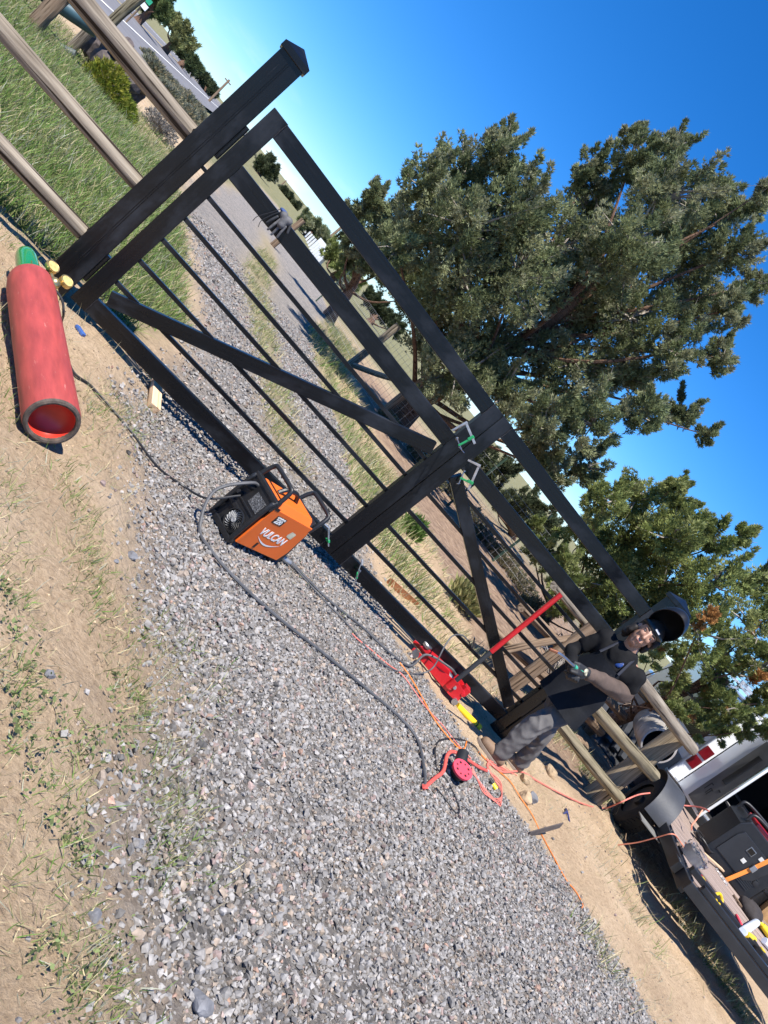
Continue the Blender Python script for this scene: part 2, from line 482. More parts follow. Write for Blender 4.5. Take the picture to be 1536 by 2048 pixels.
def height(x, y):
    x = np.asarray(x, float); y = np.asarray(y, float)
    near = (1-sstep(14, 26, np.hypot(x-2, y)))
    d = driveL(y)-x
    h = 0.060*sstep(-0.05, 0.45, d)*(1-sstep(0.15, 0.9, y))+0.02*sstep(0.0, 1.0, d)*sstep(0.15, 0.9, y)
    off = np.maximum(sstep(-0.1, 0.3, d), sstep(-0.1, 0.4, x-driveR(y)))
    h = h+near*(0.012*fbm(x*0.9, y*0.9, 3)+off*(0.035*fbm(x*3.1, y*3.1, 4)+0.02*fbm(x*9, y*9, 3)))
    berm = np.exp(-((x-5.1-0.35*(y+1))/0.55)**2)*sstep(-4.5, -2.0, y)*(1-sstep(-0.3, 0.5, y))
    h = h+0.035*berm
    hill = sstep(10, 60, x-0.1*y)*sstep(4, 40, y)*1.0
    far = sstep(40, 400, np.hypot(x, y))
    h = h+0.5*hill*sstep(14, 40, np.hypot(x, y))+far*0.5*fbm(x*0.01, y*0.01, 3)
    h = h-0.30*sstep(20, 40, y)*(1-sstep(3, 8, x))*0.6
    return h
def axis(lo, hi, step, out, grow=1.22):
    a = list(np.arange(lo, hi+1e-6, step)); s = step
    while a[-1] < out: s *= grow; a.append(a[-1]+s)
    s = step
    while a[0] > -out: s *= grow; a.insert(0, a[0]-s)
    return np.array(a)
def make_ground():
    xs, ys = axis(-1.6, 8.2, 0.06, 6000), axis(-4.6, 4.0, 0.06, 9000, 1.13)
    X, Yg = np.meshgrid(xs, ys)
    Z = height(X, Yg)
    nx, ny = len(xs), len(ys)
    me = bpy.data.meshes.new('ground')
    i = np.arange((ny-1)*(nx-1)); r, c = i//(nx-1), i % (nx-1)
    q = np.stack([r*nx+c, r*nx+c+1, (r+1)*nx+c+1, (r+1)*nx+c], -1)
    me.vertices.add(nx*ny); me.vertices.foreach_set('co', np.stack([X, Yg, Z], -1).reshape(-1).astype(np.float32))
    me.loops.add(len(q)*4); me.loops.foreach_set('vertex_index', q.reshape(-1).astype(np.int32))
    me.polygons.add(len(q)); me.polygons.foreach_set('loop_start', (np.arange(len(q))*4).astype(np.int32))
    me.polygons.foreach_set('loop_total', np.full(len(q), 4, np.int32))
    g, gr, lit, mid = zones(X, Yg)
    farsage = sstep(13, 22, np.hypot(X-2, Yg-2))
    for nm, a in (('gravel', g), ('grass', np.maximum(gr, farsage*(1-g)*0.92)), ('litter', lit*(1-g))):
        t = me.attributes.new(nm, 'FLOAT', 'POINT'); t.data.foreach_set('value', a.reshape(-1).astype(np.float32))
    me.update(calc_edges=True)
    o = link('ground', me, M_GROUND, smooth=True)
    tag(o, kind='structure')
make_ground()
def on(p, lift=0.0):
    """drop a point onto the ground"""
    return (float(p[0]), float(p[1]), float(height(p[0], p[1]))+lift)
def GH(u, v, lift=0.0):
    """the spot of ground seen at a place in the picture"""
    z = 0.0
    for _ in range(6):
        p = G(u, v, z); z = float(height(p[0], p[1]))
    return Vector((float(p[0]), float(p[1]), z+lift))

# ------------------------------------------------------------------ loose stones, grass and weeds (uncountable)
def seen(P, m=260):
    q = P-CAM
    z = q@RZ
    u = 768+F_PX*(q@RX)/np.maximum(z, 1e-3); v = 1024+F_PX*(q@RY)/np.maximum(z, 1e-3)
    return (z > 0.3) & (u > -m) & (u < 1536+m) & (v > -m) & (v < 2048+m)
_t = (1+5**.5)/2
ICO_V = np.array([(-1, _t, 0), (1, _t, 0), (-1, -_t, 0), (1, -_t, 0), (0, -1, _t), (0, 1, _t), (0, -1, -_t), (0, 1, -_t), (_t, 0, -1), (_t, 0, 1), (-_t, 0, -1), (-_t, 0, 1)])/1.9
ICO_F = [(0, 11, 5), (0, 5, 1), (0, 1, 7), (0, 7, 10), (0, 10, 11), (1, 5, 9), (5, 11, 4), (11, 10, 2), (10, 7, 6), (7, 1, 8), (3, 9, 4), (3, 4, 2), (3, 2, 6), (3, 6, 8), (3, 8, 9), (4, 9, 5), (2, 4, 11), (6, 2, 10), (8, 6, 7), (9, 8, 1)]
OCT_V = np.array([(x, y, z) for x in (-.6, .6) for y in (-.6, .6) for z in (-.6, .6)])
OCT_F = [(0, 1, 3), (0, 3, 2), (4, 6, 7), (4, 7, 5), (0, 4, 5), (0, 5, 1), (2, 3, 7), (2, 7, 6), (0, 2, 6), (0, 6, 4), (1, 5, 7), (1, 7, 3)]
def stone_cols(N, tan=0.12):
    v = np.clip(rng.normal(0.235, 0.050, N), 0.08, 0.36)
    c = np.stack([v*1.09, v*1.03, v*0.975], -1)
    k = rng.random(N) < tan; c[k] *= np.array([1.14, 0.98, 0.83])
    k = rng.random(N) < 0.06; c[k] *= np.array([1.12, 0.90, 0.86])
    k = rng.random(N) < 0.07; c[k] *= 0.6
    return c
def stones(name, x0, x1, y0, y1, dens, smin, smax, keep, tv, tf, sink=0.3, tan=0.12):
    N = int((x1-x0)*(y1-y0)*dens)
    x, y = rng.uniform(x0, x1, N), rng.uniform(y0, y1, N)
    P = np.stack([x, y, height(x, y)], -1)
    k = seen(P) & keep(x, y)
    P = P[k]; N = len(P)
    r = smin+(smax-smin)*rng.random(N)**2.0
    sc = r[:, None]*rng.uniform(0.55, 1.35, (N, 3)); sc[:, 2] *= 0.8
    P[:, 2] += r*(rng.uniform(-0.3, 1.0, N)+0.2-sink)
    o = swarm(name, tv, tf, P, rand_rot(N), sc, stone_cols(N, tan), M_STONE, jitter=0.36)
    return o
def on_gravel(x, y):
    g = zones(x, y)[0]; return rng.random(len(x)) < g**1.6
DIA_V = np.array([(1, 0, 0), (-1, 0, 0), (0, 1, 0), (0, -1, 0), (.25, .2, .85), (-.2, -.25, -.85)]); DIA_F = [(0, 2, 4), (2, 1, 4), (1, 3, 4), (3, 0, 4), (2, 0, 5), (1, 2, 5), (3, 1, 5), (0, 3, 5)]
tag(stones('gravel', 0.3, 6.4, -4.2, -1.2, 3600, 0.0045, 0.0150, on_gravel, DIA_V, DIA_F), 'grey crushed stone chips of the driveway nearest the viewer', 'gravel', kind='stuff')
tag(stones('gravel', 0.3, 6.4, -4.2, -1.2, 2600, 0.0050, 0.0150, on_gravel, ICO_V, ICO_F), 'rounder grey stones among the chips nearest the viewer', 'gravel', kind='stuff')
tag(stones('gravel', 0.3, 5.4, -1.2, 0.7, 5000, 0.0045, 0.0145, on_gravel, OCT_V, OCT_F), 'grey crushed stone spread over the driveway in front of the gate', 'gravel', kind='stuff')
tag(stones('gravel', -0.2, 3.7, 0.7, 9.0, 760, 0.010, 0.021, on_gravel, OCT_V, OCT_F), 'grey crushed stone in the driveway tracks beyond the gate', 'gravel', kind='stuff')
def on_dirt(x, y):
    g, gr, lit, _ = zones(x, y)
    return rng.random(len(x)) < (0.05+0.95*sstep(0.02, 0.5, g))*(1-gr)*(0.35+0.8*(fbm(x*2.3, y*2.3, 3) > 0.08))
tag(stones('pebbles', -1.5, 8.0, -4.4, 2.5, 420, 0.004, 0.014, on_dirt, OCT_V, OCT_F, 0.25, 0.4), 'small pebbles and clods strewn over the tan dirt', 'pebbles', kind='stuff')

TET_V = np.array([(.8, 0, -.4), (-.5, .75, -.4), (-.5, -.75, -.4), (0, 0, .7)]); TET_F = [(0, 1, 3), (1, 2, 3), (2, 0, 3), (0, 2, 1)]
def crumbs():
    N = 60000
    x, y = np.concatenate([rng.uniform(-1.2, 1.5, N//2), rng.uniform(3.6, 8.0, N//2)]), np.concatenate([rng.uniform(-4.0, 0.8, N//2), rng.uniform(-3.0, 1.6, N//2)])
    g, gr, lit, _ = zones(x, y)
    P = np.stack([x, y, height(x, y)], -1)
    k = seen(P) & (rng.random(N) < (1-g)*(1-gr)*(0.25+0.9*(fbm(x*5, y*5, 3) > 0)))
    P = P[k]; N = len(P)
    r = 0.0022+0.0055*rng.random(N)**4
    c = np.array([.46, .34, .22])*rng.uniform(.5, 1.15, (N, 1))
    dk_ = rng.random(N) < .12; c[dk_] = np.array([.16, .13, .11])*rng.uniform(.6, 1.4, (dk_.sum(), 1))
    o = swarm('soil_crumbs', TET_V, TET_F, P, rand_rot(N), r[:, None]*rng.uniform(.6, 1.4, (N, 3)), c, M_STONE, jitter=.3)
    tag(o, 'crumbs of dry soil over the tan dirt', 'soil', kind='stuff')
crumbs()
BL_V = np.array([(-.5, 0, 0), (.5, 0, 0), (-.36, .12, .5), (.36, .12, .5), (0, .42, 1.0)])
BL_F = [(0, 1, 3), (0, 3, 2), (2, 3, 4)]
GREEN, OLIVE, STRAW, GREY = np.array([.135, .225, .050]), np.array([.20, .225, .080]), np.array([.48, .41, .24]), np.array([.32, .33, .25])
def blades(name, P, hmin, hmax, wid, mixc, lean=0.5):
    """mixc: chances of green, olive, straw and grey blades"""
    N = len(P)
    P = P.copy(); P[:, 2] -= 0.004
    a = rng.uniform(0, 2*np.pi, N); t = np.abs(rng.normal(0, lean, N))
    d = np.stack([np.cos(a)*np.sin(t), np.sin(a)*np.sin(t), np.cos(t)], -1)
    R = frames(d, rng.uniform(0, 6.28, N))
    h = rng.uniform(hmin, hmax, N)
    sc = np.stack([wid*rng.uniform(.6, 1.4, N), h, h], -1)
    base = np.stack([GREEN, OLIVE, STRAW, GREY])[rng.choice(4, N, p=np.array(mixc)/sum(mixc))]
    c = base*rng.uniform(0.65, 1.4, (N, 1))
    return swarm(name, BL_V, BL_F, P, R, sc, c, M_BLADE)
def ground_pts(x, y):
    return np.stack([x, y, height(x, y)], -1)
def field(x0, x1, y0, y1, dens, keep):
    N = int((x1-x0)*(y1-y0)*dens)
    x, y = rng.uniform(x0, x1, N), rng.uniform(y0, y1, N)
    P = ground_pts(x, y)
    return P[seen(P) & keep(x, y)]
gk = lambda x, y: (zones(x, y)[1] > 0.3+0.4*rng.random(len(x))) & (x < driveL(y)+0.1) & (fbm(x*2, y*2, 3)+0.35*rng.normal(size=len(x)) > -0.35)
tag(blades('grass_field', np.vstack([field(-5, 1.2, 0.4, 3.5, 2600, gk), field(-6, 1.2, 3.5, 9, 1500, gk), field(-9, 1.2, 9, 14, 500, gk)]), 0.06, 0.19, 0.0065, (5.5, 4, 1.8, 1.2), 0.6), 'green meadow grass beside the driveway behind the log rails', 'grass', kind='stuff')
mk = lambda x, y: (zones(x, y)[3] > 0.25+0.5*rng.random(len(x))) & (fbm(x*3+5, y*3, 3) > -0.12)
tag(blades('strip_grass', field(1.0, 3.4, 0.9, 15, 1100, mk), 0.05, 0.14, 0.006, (1.3, 3, 4, 1), 0.7), 'dry grass growing between the two gravel tracks', 'grass', kind='stuff')
ek = lambda x, y: (np.abs(x-driveR(y)-0.5) < 0.55*rng.random(len(x))+0.15) & (fbm(x*2.2, y*2.2+7, 3)+0.2*rng.normal(size=len(x)) > -0.1)
tag(blades('verge_grass', field(2.8, 6.5, 1.0, 16, 900, ek), 0.07, 0.24, 0.008, (2.5, 3.5, 3.5, .8), 0.5), 'tufted grass along the right edge of the driveway beyond the gate', 'grass', kind='stuff')
dk = lambda x, y: (x > driveR(y)+0.2) & (fbm(x*1.4+3, y*1.4, 3) > 0.02) & (zones(x, y)[2] < 0.5)
tag(blades('straw_grass', field(2.8, 5.4, 0.8, 6, 900, dk), 0.04, 0.15, 0.006, (.3, 1, 5, 1), 0.75), 'bleached dry grass on the tan ground beyond the right gate leaf', 'grass', kind='stuff')
def streak(pts, n, spread, size=0.05):
    """tufts along a line in the picture, blades grouped round each"""
    P = []
    for _ in range(max(4, int(n*.68))):
        i = random.randrange(len(pts)-1); t = random.random()
        u = pts[i][0]*(1-t)+pts[i+1][0]*t; v = pts[i][1]*(1-t)+pts[i+1][1]*t
        c = np.array(GH(u, v))[:2]+rng.normal(0, spread, 2)
        P.append(c+rng.normal(0, size, (random.randint(5, 20), 2)))
    P = np.vstack(P)
    return ground_pts(P[:, 0], P[:, 1])
near = [([(140, 950), (165, 1050), (180, 1150), (205, 1270)], 80, .03), ([(10, 1150), (50, 1270), (40, 1400), (25, 1520)], 60, .05), ([(235, 1320), (270, 1390), (300, 1480)], 40, .04),
        ([(140, 1440), (150, 1560), (125, 1700), (140, 1790)], 55, .035), ([(330, 1480), (355, 1640), (330, 1760)], 60, .05), ([(200, 1880), (190, 1980), (230, 2040)], 40, .05),
        ([(250, 1230), (330, 1300), (390, 1360), (420, 1260)], 70, .09), ([(185, 830), (240, 800), (270, 880), (170, 920)], 75, .06), ([(20, 640), (10, 760), (8, 880)], 25, .03),
        ([(20, 500), (60, 470), (110, 440), (30, 430)], 60, .06), ([(0, 960), (20, 1010), (5, 1100)], 25, .04), ([(320, 1720), (400, 1650), (430, 1400)], 50, .14), ([(60, 1700), (40, 1850), (90, 2000)], 35, .06),
        ([(560, 1130), (700, 1260), (300, 850), (330, 760)], 30, .06)]
tag(blades('dirt_tufts', np.vstack([streak(p, n, s) for p, n, s in near]), 0.018, 0.068, 0.0030, (2.6, 3.2, 2.2, 1.2), 0.95), 'small green and straw tufts growing in the tan dirt at left', 'grass', kind='stuff')
right = [([(1130, 1470), (1165, 1530), (1190, 1590)], 55, .07), ([(1080, 1440), (1110, 1470), (1150, 1500)], 50, .08), ([(1330, 1790), (1390, 1890), (1450, 1975), (1490, 2040)], 90, .06), ([(1210, 1700), (1250, 1780), (1300, 1900)], 20, .15), ([(1180, 1880), (1260, 2000)], 16, .1)]
tag(blades('right_tufts', np.vstack([streak(p, n, s, .06) for p, n, s in right]), 0.05, 0.20, 0.005, (1.2, 2.5, 4.5, 1.5), 0.7), 'dry tufts at the edge of the trailer shadow and under the rails', 'grass', kind='stuff')
def litter_pts(x0, x1, y0, y1, dens, keep):
    return field(x0, x1, y0, y1, dens, keep)
sk = lambda x, y: (zones(x, y)[0] < 0.3) & (zones(x, y)[1] < 0.4) & (fbm(x*2.6+1, y*2.6, 3) > 0.0)
tag(blades('dead_stalks', np.vstack([field(-1.2, 1.6, -4.2, 0.4, 750, sk), field(4.2, 8, -2.5, 2, 420, sk)]), 0.03, 0.10, 0.0024, (.2, .5, 5, 3), 1.45), 'flattened dead stalks lying on the tan dirt', 'grass', kind='stuff')
# small broad-leaved weeds
LF_V = np.array([(0, 0, 0), (.32, .1, .45), (0, .2, 1), (-.32, .1, .45)]); LF_F = [(0, 1, 2), (0, 2, 3)]
def weeds():
    P, S = [], []
    spots = [(30, 1290), (55, 1330), (15, 1390), (90, 1420), (130, 1480), (170, 1510), (235, 1390), (285, 1400), (160, 1740), (210, 1910), (60, 1560), (120, 1640), (330, 1690), (20, 1180), (260, 1530), (80, 1900), (150, 1990), (230, 1480), (30, 1470)]
    for u, v in spots:
        for _ in range(4):
            c = np.array(GH(u+random.uniform(-25, 25), v+random.uniform(-40, 40)))[:2]
            n = random.randint(6, 18)
            P.append(c+rng.normal(0, .022, (n, 2)))
    P = np.vstack(P); N = len(P)
    P3 = ground_pts(P[:, 0], P[:, 1]); P3[:, 2] += rng.uniform(0, 0.03, N)
    a = rng.uniform(0, 6.28, N); t = rng.uniform(0.4, 1.5, N)
    R = frames(np.stack([np.cos(a)*np.sin(t), np.sin(a)*np.sin(t), np.cos(t)], -1), rng.uniform(0, 6.28, N))
    s = rng.uniform(.008, .019, N)
    c = np.array([.15, .185, .075])*rng.uniform(.6, 1.5, (N, 1))
    o = swarm('weeds', LF_V, LF_F, P3, R, np.stack([s, s, s], -1), c, M_BLADE)
    tag(o, 'low broad-leaved weeds in the tan dirt at left', 'weeds', kind='stuff')
weeds()

# ------------------------------------------------------------------ the highway
def road():
    """asphalt two-lane road crossing beyond the meadow"""
    d = np.array(G(430, 206)-G(230, 20)); 
    a, b = np.array([-8.2, 45.7, 0]), np.array([-4.2, 79.0, 0])
    m_as = mat('asphalt', (0.15, 0.145, 0.15), 0.9, var=0.15, scale=0.6, bump=0.4, bscale=60)
    m_wh = mat('road_paint', (0.75, 0.75, 0.72), 0.7, var=0.1)
    m_ye = mat('road_paint_yellow', (0.62, 0.45, 0.12), 0.7, var=0.1)
    # near edge passes (170,10) and (420,222); far edge (290,20) ... seen almost edge on
    p0, p1 = np.array(G(150, 30)[:2]), np.array(G(424, 226)[:2])
    dr = (p1-p0)/np.linalg.norm(p1-p0); nrm = np.array([-dr[1], dr[0]])
    if nrm[0] > 0: nrm = -nrm
    def strip(o0, o1, z, name, m, parent=None, s0=-60, s1=900):
        q = [p0+dr*s0+nrm*o0, p0+dr*s1+nrm*o0, p0+dr*s1+nrm*o1, p0+dr*s0+nrm*o1]
        n = 60; vs, fs = [], []
        for i in range(n+1):
            s = s0+(s1-s0)*(i/n)**2
            for o_ in (o0, o1):
                p = p0+dr*s+nrm*o_
                vs.append((p[0], p[1], z+0.03+0.25*sstep(30, 200, s)))
        for i in range(n): fs.append((2*i, 2*i+1, 2*i+3, 2*i+2))
        return MB().add(vs, fs).build(name, m, parent)
    r = strip(0, 14.0, 0.05, 'road', m_as); tag(r, kind='structure')
    strip(3.4, 3.62, 0.062, 'edge_line', m_wh, r)
    strip(8.0, 8.2, 0.062, 'centre_line', m_ye, r)
    strip(12.4, 12.62, 0.062, 'edge_line', m_wh, r)
road()

# ------------------------------------------------------------------ the gate
ZB = 0.09
W, DP = 0.1016, 0.050
def gate_leaf(x0, x1, zl, zr, ml, mr, label, hinge_left):
    """x0..x1; height of the top and of the middle rail's upper edge at each end"""
    g = thing('gate_leaf', label, 'gate', (x0, 0, 0), group='two leaves of the black steel gate')
    yc = DP/2
    L = x1-x0
    bar('stile', (W/2, yc, ZB), (W/2, yc, zl), W, DP, M_BLACK, g)
    bar('stile', (L-W/2, yc, ZB), (L-W/2, yc, zr), W, DP, M_BLACK, g)
    def rail(name, a, b, w=W, d=DP-0.004):
        return bar(name, a, b, w, d, M_BLACK, g, ext=-0.0005)
    s = (zr-zl)/L
    rail('top_rail', (W, yc, zl+s*W-W/2-.002), (L-W, yc, zr-s*W-W/2-.002))
    s = (mr-ml)/L
    rail('middle_rail', (W, yc, ml-W/2), (L-W, yc, mr-W/2))
    rail('bottom_rail', (W, yc, ZB+W/2+.002), (L-W, yc, ZB+W/2+.002))
    for z in (0.331, 0.509, 0.681, 0.849, 1.020):
        k = (z-ZB)/1.1*((mr-ml))
        bar('bar', (W, yc+.004, z), (L-W, yc+.004, z+k), 0.0254, 0.0254, M_BLACK, g, bevel=0.002, ext=-0.0005)
    # diagonal brace from the foot of the hinge stile to under the middle rail
    fx, tx = (W, L-W) if hinge_left else (L-W, W)
    zt = (mr if hinge_left else ml)-W-0.045
    sx = 1 if hinge_left else -1
    a, b = (fx+sx*0.035, yc, ZB+W+0.048), (tx-sx*0.022, yc, zt-0.012)
    bar('diagonal_brace', a, b, 0.088, DP-0.008, M_BLACK, g)
    return g
LF = gate_leaf(0.0, 2.203, 1.587, 1.546, 1.269, 1.230, 'left black steel gate leaf, nearer the red gas cylinder', True)
RT = gate_leaf(2.209, 4.300, 1.546, 1.532, 1.222, 1.214, 'right black steel gate leaf, behind the floor jack and the welder', False)
def corner_seams():
    # welds: small beads where the tubes meet
    mw = mat('weld_bead', (0.03, 0.028, 0.03), 0.4, 0.4, scale=60, bump=0.5)
    for par, L, zl, zr in ((LF, 2.203, 1.587, 1.546), (RT, 2.091, 1.546, 1.532)):
        for x, z in ((W, ZB+W), (L-W, ZB+W), (W, zl-W), (L-W, zr-W)):
            t = MB()
            up = 1 if z < 0.5 else -1
            pts = [(x+random.uniform(-.001, .001), -0.001, z-up*k*W/6) for k in range(7)]
            t.tube(pts, 0.0035, 6)
            t.build('weld', mw, par, smooth=True)
corner_seams()
def post(x0, x1, y0, top, label, base=-0.3):
    w_ = x1-x0
    p = thing('gate_post', label, 'gate post', ((x0+x1)/2, y0+w_/2, 0), group='two black square gate posts')
    o = MB().box((0, 0, 0), (top-base, w_, w_)).build('post_shaft', M_BLACK, p, 0.008, seg=3)
    o.matrix_local = Matrix.Translation((0, 0, (top+base)/2)) @ orient((0, 0, 1)).to_4x4()
    c = MB(); h = w_/2+0.013
    c.box((0, 0, top+0.006), (2*h, 2*h, 0.036))
    c.add([(-h, -h, top+.024), (h, -h, top+.024), (h, h, top+.024), (-h, h, top+.024), (0, 0, top+.075)], [(0, 1, 4), (1, 2, 4), (2, 3, 4), (3, 0, 4), (3, 2, 1, 0)])
    c.build('post_cap', M_BLACK, p, 0.003)
    for dx in (-0.004, 0.007):
        s = MB().tube([(0, 0, 0), (top-base-.08, 0, 0)], 0.0022, 6)
        q = s.build('seam', M_BLACK, p, smooth=True); q.matrix_local = Matrix.Translation((dx, -w_/2-.0004, base+.04)) @ orient((0, 0, 1)).to_4x4()
    return p
PL = post(-0.180, -0.026, -0.004, 1.812, 'left black square gate post beside the red gas cylinder')
PR = post(4.322, 4.476, 0.004, 1.700, 'right black square gate post behind the welder\'s raised helmet')
for z, h in ((1.30, .23), (0.31, .19)):
    q = MB(); q.box((-0.014, 0.025, z), (0.024, 0.046, h)); q.tube([(-0.014, -0.004, z-h*.46), (-0.014, -0.004, z+h*.46)], 0.009, 10)
    q.build('hinge', M_BLACK, LF, 0.002)
q = MB(); q.box((-0.013, .025, 1.10), (.026, .02, .02)); q.build('latch_pin', M_BLACK, LF)
for z in (1.30, .35):
    q = MB(); q.box((2.091+0.011, 0.03, z), (0.020, 0.04, .2)); q.build('hinge', M_BLACK, RT, 0.002)

# ------------------------------------------------------------------ bar clamps
M_GREENP = mat('green_paint', (0.02, 0.30, 0.10), 0.35, coat=0.3)
def clamp(loc, rot, label, size=0.2, arm=0.10):
    """bar along local X, jaws reaching along -Z, screw through the sliding green jaw"""
    c = thing('bar_clamp', label, 'clamp', loc, rot, 'bar clamps holding the gate together')
    MB().box((size/2, 0, 0), (size, 0.007, 0.018)).build('bar', M_GALV, c, 0.001)
    f = MB(); f.add([(0, -.007, .012), (.02, -.007, .012), (.016, -.007, -arm), (.002, -.007, -arm), (0, .007, .012), (.02, .007, .012), (.016, .007, -arm), (.002, .007, -arm)],
                    [(0, 1, 2, 3), (7, 6, 5, 4), (0, 4, 5, 1), (1, 5, 6, 2), (2, 6, 7, 3), (3, 7, 4, 0)])
    f.build('fixed_jaw', M_GALV, c, 0.002)
    x = size*0.72
    f = MB(); f.box((x, 0, -0.01), (.026, .017, .05)); f.box((x+.004, 0, -arm*.55), (.016, .012, arm*.9))
    f.build('sliding_jaw', M_GREENP, c, 0.003)
    s = MB(); s.tube([(x-.06, 0, -arm*.92), (x+.055, 0, -arm*.92)], 0.0055, 8); s.tube([(x-.066, 0, -arm*.92), (x-.056, 0, -arm*.92)], 0.013, 12)
    s.build('screw', M_STEEL, c, smooth=True)
    h = MB(); h.tube([(x+.05, -.045, -arm*.92), (x+.05, .05, -arm*.92)], 0.0038, 6); h.build('handle', M_STEEL, c, smooth=True)
    c.scale = (.82, .82, .82)
    return c
clamp((2.045, -0.058, 1.335), (0, math.radians(12), math.radians(-62)), 'bar clamp with green jaw on the top of the left leaf beside the middle stiles', .22, .12)
clamp((2.345, -0.045, 1.235), (math.radians(20), math.radians(62), math.radians(-18)), 'bar clamp with green jaw on the middle rail of the right leaf', .22, .10)
clamp((2.03, -0.028, 0.225), (math.radians(70), math.radians(40), math.radians(8)), 'bare metal bar clamp beside the orange welding machine', .18, .08)
clamp((2.37, -0.028, 0.235), (math.radians(-80), math.radians(58), 0), 'bar clamp with green jaw on the bottom rail of the right leaf', .18, .08)

# ------------------------------------------------------------------ log fences
M_POSTLOG = M_LOGG
lf = thing('log_rail_fence', 'three weathered log rails running left from the left gate post', 'fence', (-0.18, 0.08, 0))
for k, (z, r, r2) in enumerate(((1.17, .052, .062), (0.78, .045, .050), (0.38, .045, .052))):
    log('rail', (-0.001, 0.0, z), (-3.1, 0.03*k, z+0.015*k), r, r2, M_LOG, lf, 20+k, 0.01, 14, 16)
log('fence_post', (-2.6, 0.10, -.3), (-2.6, 0.10, 1.35), .07, .065, M_LOGB, lf, 30)
PX, PY = 6.33, 0.76
rf = thing('log_rail_fence', 'log fence of one stout post and three rails between the gate and the trailer', 'fence', (PX, PY, 0))
pv = Vector((PX, PY, 0))
log('fence_post', (0.02, 0, -0.3), (0.0, 0, 1.08), .102, .096, wood_mat('post_log', (0.10, 0.08, 0.05), (0.26, 0.20, 0.13), (0.40, 0.32, 0.22)), rf, 41, 0.01, 16, 12)
for k, (z0, z1, r, m) in enumerate(((1.13, 1.06, .055, M_LOG), (0.70, 0.62, .058, M_LOGG), (0.40, 0.23, .052, M_LOGG))):
    log('rail', Vector((4.50, 0.16, z0))-pv, Vector((PX+.10, PY-.13, z1))-pv, r*.9, r, m, rf, 50+k, 0.012, 14, 12)
bp = Vector((5.25, 1.45, 0))
bf = thing('log_rail_fence', 'older brown log fence standing behind the right gate leaf', 'fence', bp)
log('fence_post', (0, 0, -.2), (0, 0, 1.12), .075, .062, M_LOGB, bf, 61, .03, 12, 10, .08)
log('fence_post', (0.95, .55, -.2), (0.95, .55, 1.0), .07, .062, M_LOGB, bf, 62, .02)
for k, z in enumerate((0.98, .62, .28)):
    log('rail', (-0.75, -.12+.03*k, z+.04), (2.3, 1.05, z-.06), .05, .055, (M_LOG, M_LOGB, M_LOGB)[k], bf, 66+k, .02, 12, 12, .07)
log('brace', (-0.55, -.10, .12), (0.1, .05, .95), .04, .035, M_LOGB, bf, 70, .02)
# far corner of the wire fence: wooden posts, steel stakes and woven wire
wf = thing('wire_fence', 'woven wire stock fence on wooden posts along the right side of the driveway', 'fence', (4.5, 11.3, 0))
base = Vector((4.5, 11.3, 0))
FL = [(4.3, 17.5), (4.5, 11.3), (5.1, 9.5), (6.9, 8.4), (8.2, 8.0), (9.6, 6.4)]
for i, (x, y) in enumerate(FL):
    h = float(height(x, y))
    if i in (1, 2, 5): log('wood_post', Vector((x, y, h-.2))-base, Vector((x+.04, y, h+1.35))-base, .085, .075, M_LOG if i == 1 else M_LOGB, wf, 80+i, .02)
    else: MB().box(Vector((x, y, h+.65))-base, (.035, .035, 1.5)).build('steel_stake', mat('green_stake', (.03, .06, .04), .6), wf)
log('brace', Vector((4.55, 11.2, .15))-base, Vector((5.1, 9.7, .85))-base, .06, .05, M_LOG, wf, 88, .02)
wm = MB()
for (xa, ya), (xb, yb) in zip(FL[:-1], FL[1:]):
    ha, hb = float(height(xa, ya)), float(height(xb, yb))
    for z in np.arange(0.06, 1.15, 0.12):
        wm.tube([Vector((xa, ya-.05, ha+z))-base, Vector((xb, yb-.05, hb+z))-base], 0.0024, 3, False)
    n = int(math.hypot(xb-xa, yb-ya)/0.15)
    for k in range(n+1):
        t = k/n
        p = Vector((xa+(xb-xa)*t, ya+(yb-ya)*t-.05, ha+(hb-ha)*t))-base
        wm.tube([p+Vector((0, 0, .06)), p+Vector((0, 0, 1.14))], 0.0022, 3, False)
tag(wm.build('woven_wire', M_GALV, wf), kind='stuff')

# ------------------------------------------------------------------ pipe gate and rock crib by the meadow
M_TEAL = mat('teal_pipe', (0.035, 0.075, 0.09), 0.45, var=0.3, scale=5, wear=(0.10, 0.10, 0.09))
g0 = Vector(G(150, 90, 0.0)); 
def pipe_gate():
    y = 10.0
    pts = [Y(95, -6, y), Y(196, 62, y), Y(150, 110, y), Y(20, 45, y)]
    a, b, c, d = [Vector(p) for p in pts]
    o = Vector((b.x, y, 0))
    g = thing('pipe_gate', 'dark teal pipe gate in the meadow behind the log rails', 'gate', o)
    top = [Vector((-8.0, y, a.z+.05)), a, (a+b)/2, b]
    MB().tube([p-o for p in top], .115, 14).build('top_pipe', M_TEAL, g, smooth=True)
    MB().tube([Vector((-8.0, y, d.z+.02))-o, d-o, c-o], .065, 12).build('lower_pipe', mat('grey_pipe', (.10, .115, .105), .5, var=.3), g, smooth=True)
    return g
pipe_gate()
def brace_posts():
    for y, (u0, v0), (u1, v1), r, m, lab in ((8.6, (65, 55), (112, 8), .115, M_LOGB, 'stout brown wooden post left of the rock crib'), (10.8, (145, 92), (180, 55), .085, M_LOG, 'shorter grey wooden post between the pipe gate and the rock crib')):
        p0, p1 = Vector(Y(u0, v0, y)), Vector(Y(u1, v1, y))
        h = float(height(p0.x, p0.y))
        t = thing('wooden_post', lab, 'post', (p0.x, y, h))
        log('post_shaft', (0, 0, -.25), ((p1.x-p0.x)*1.0, 0, p1.z-h+.25), r, r*.95, m, t, int(u0), .02, 12, 10, .07)
brace_posts()
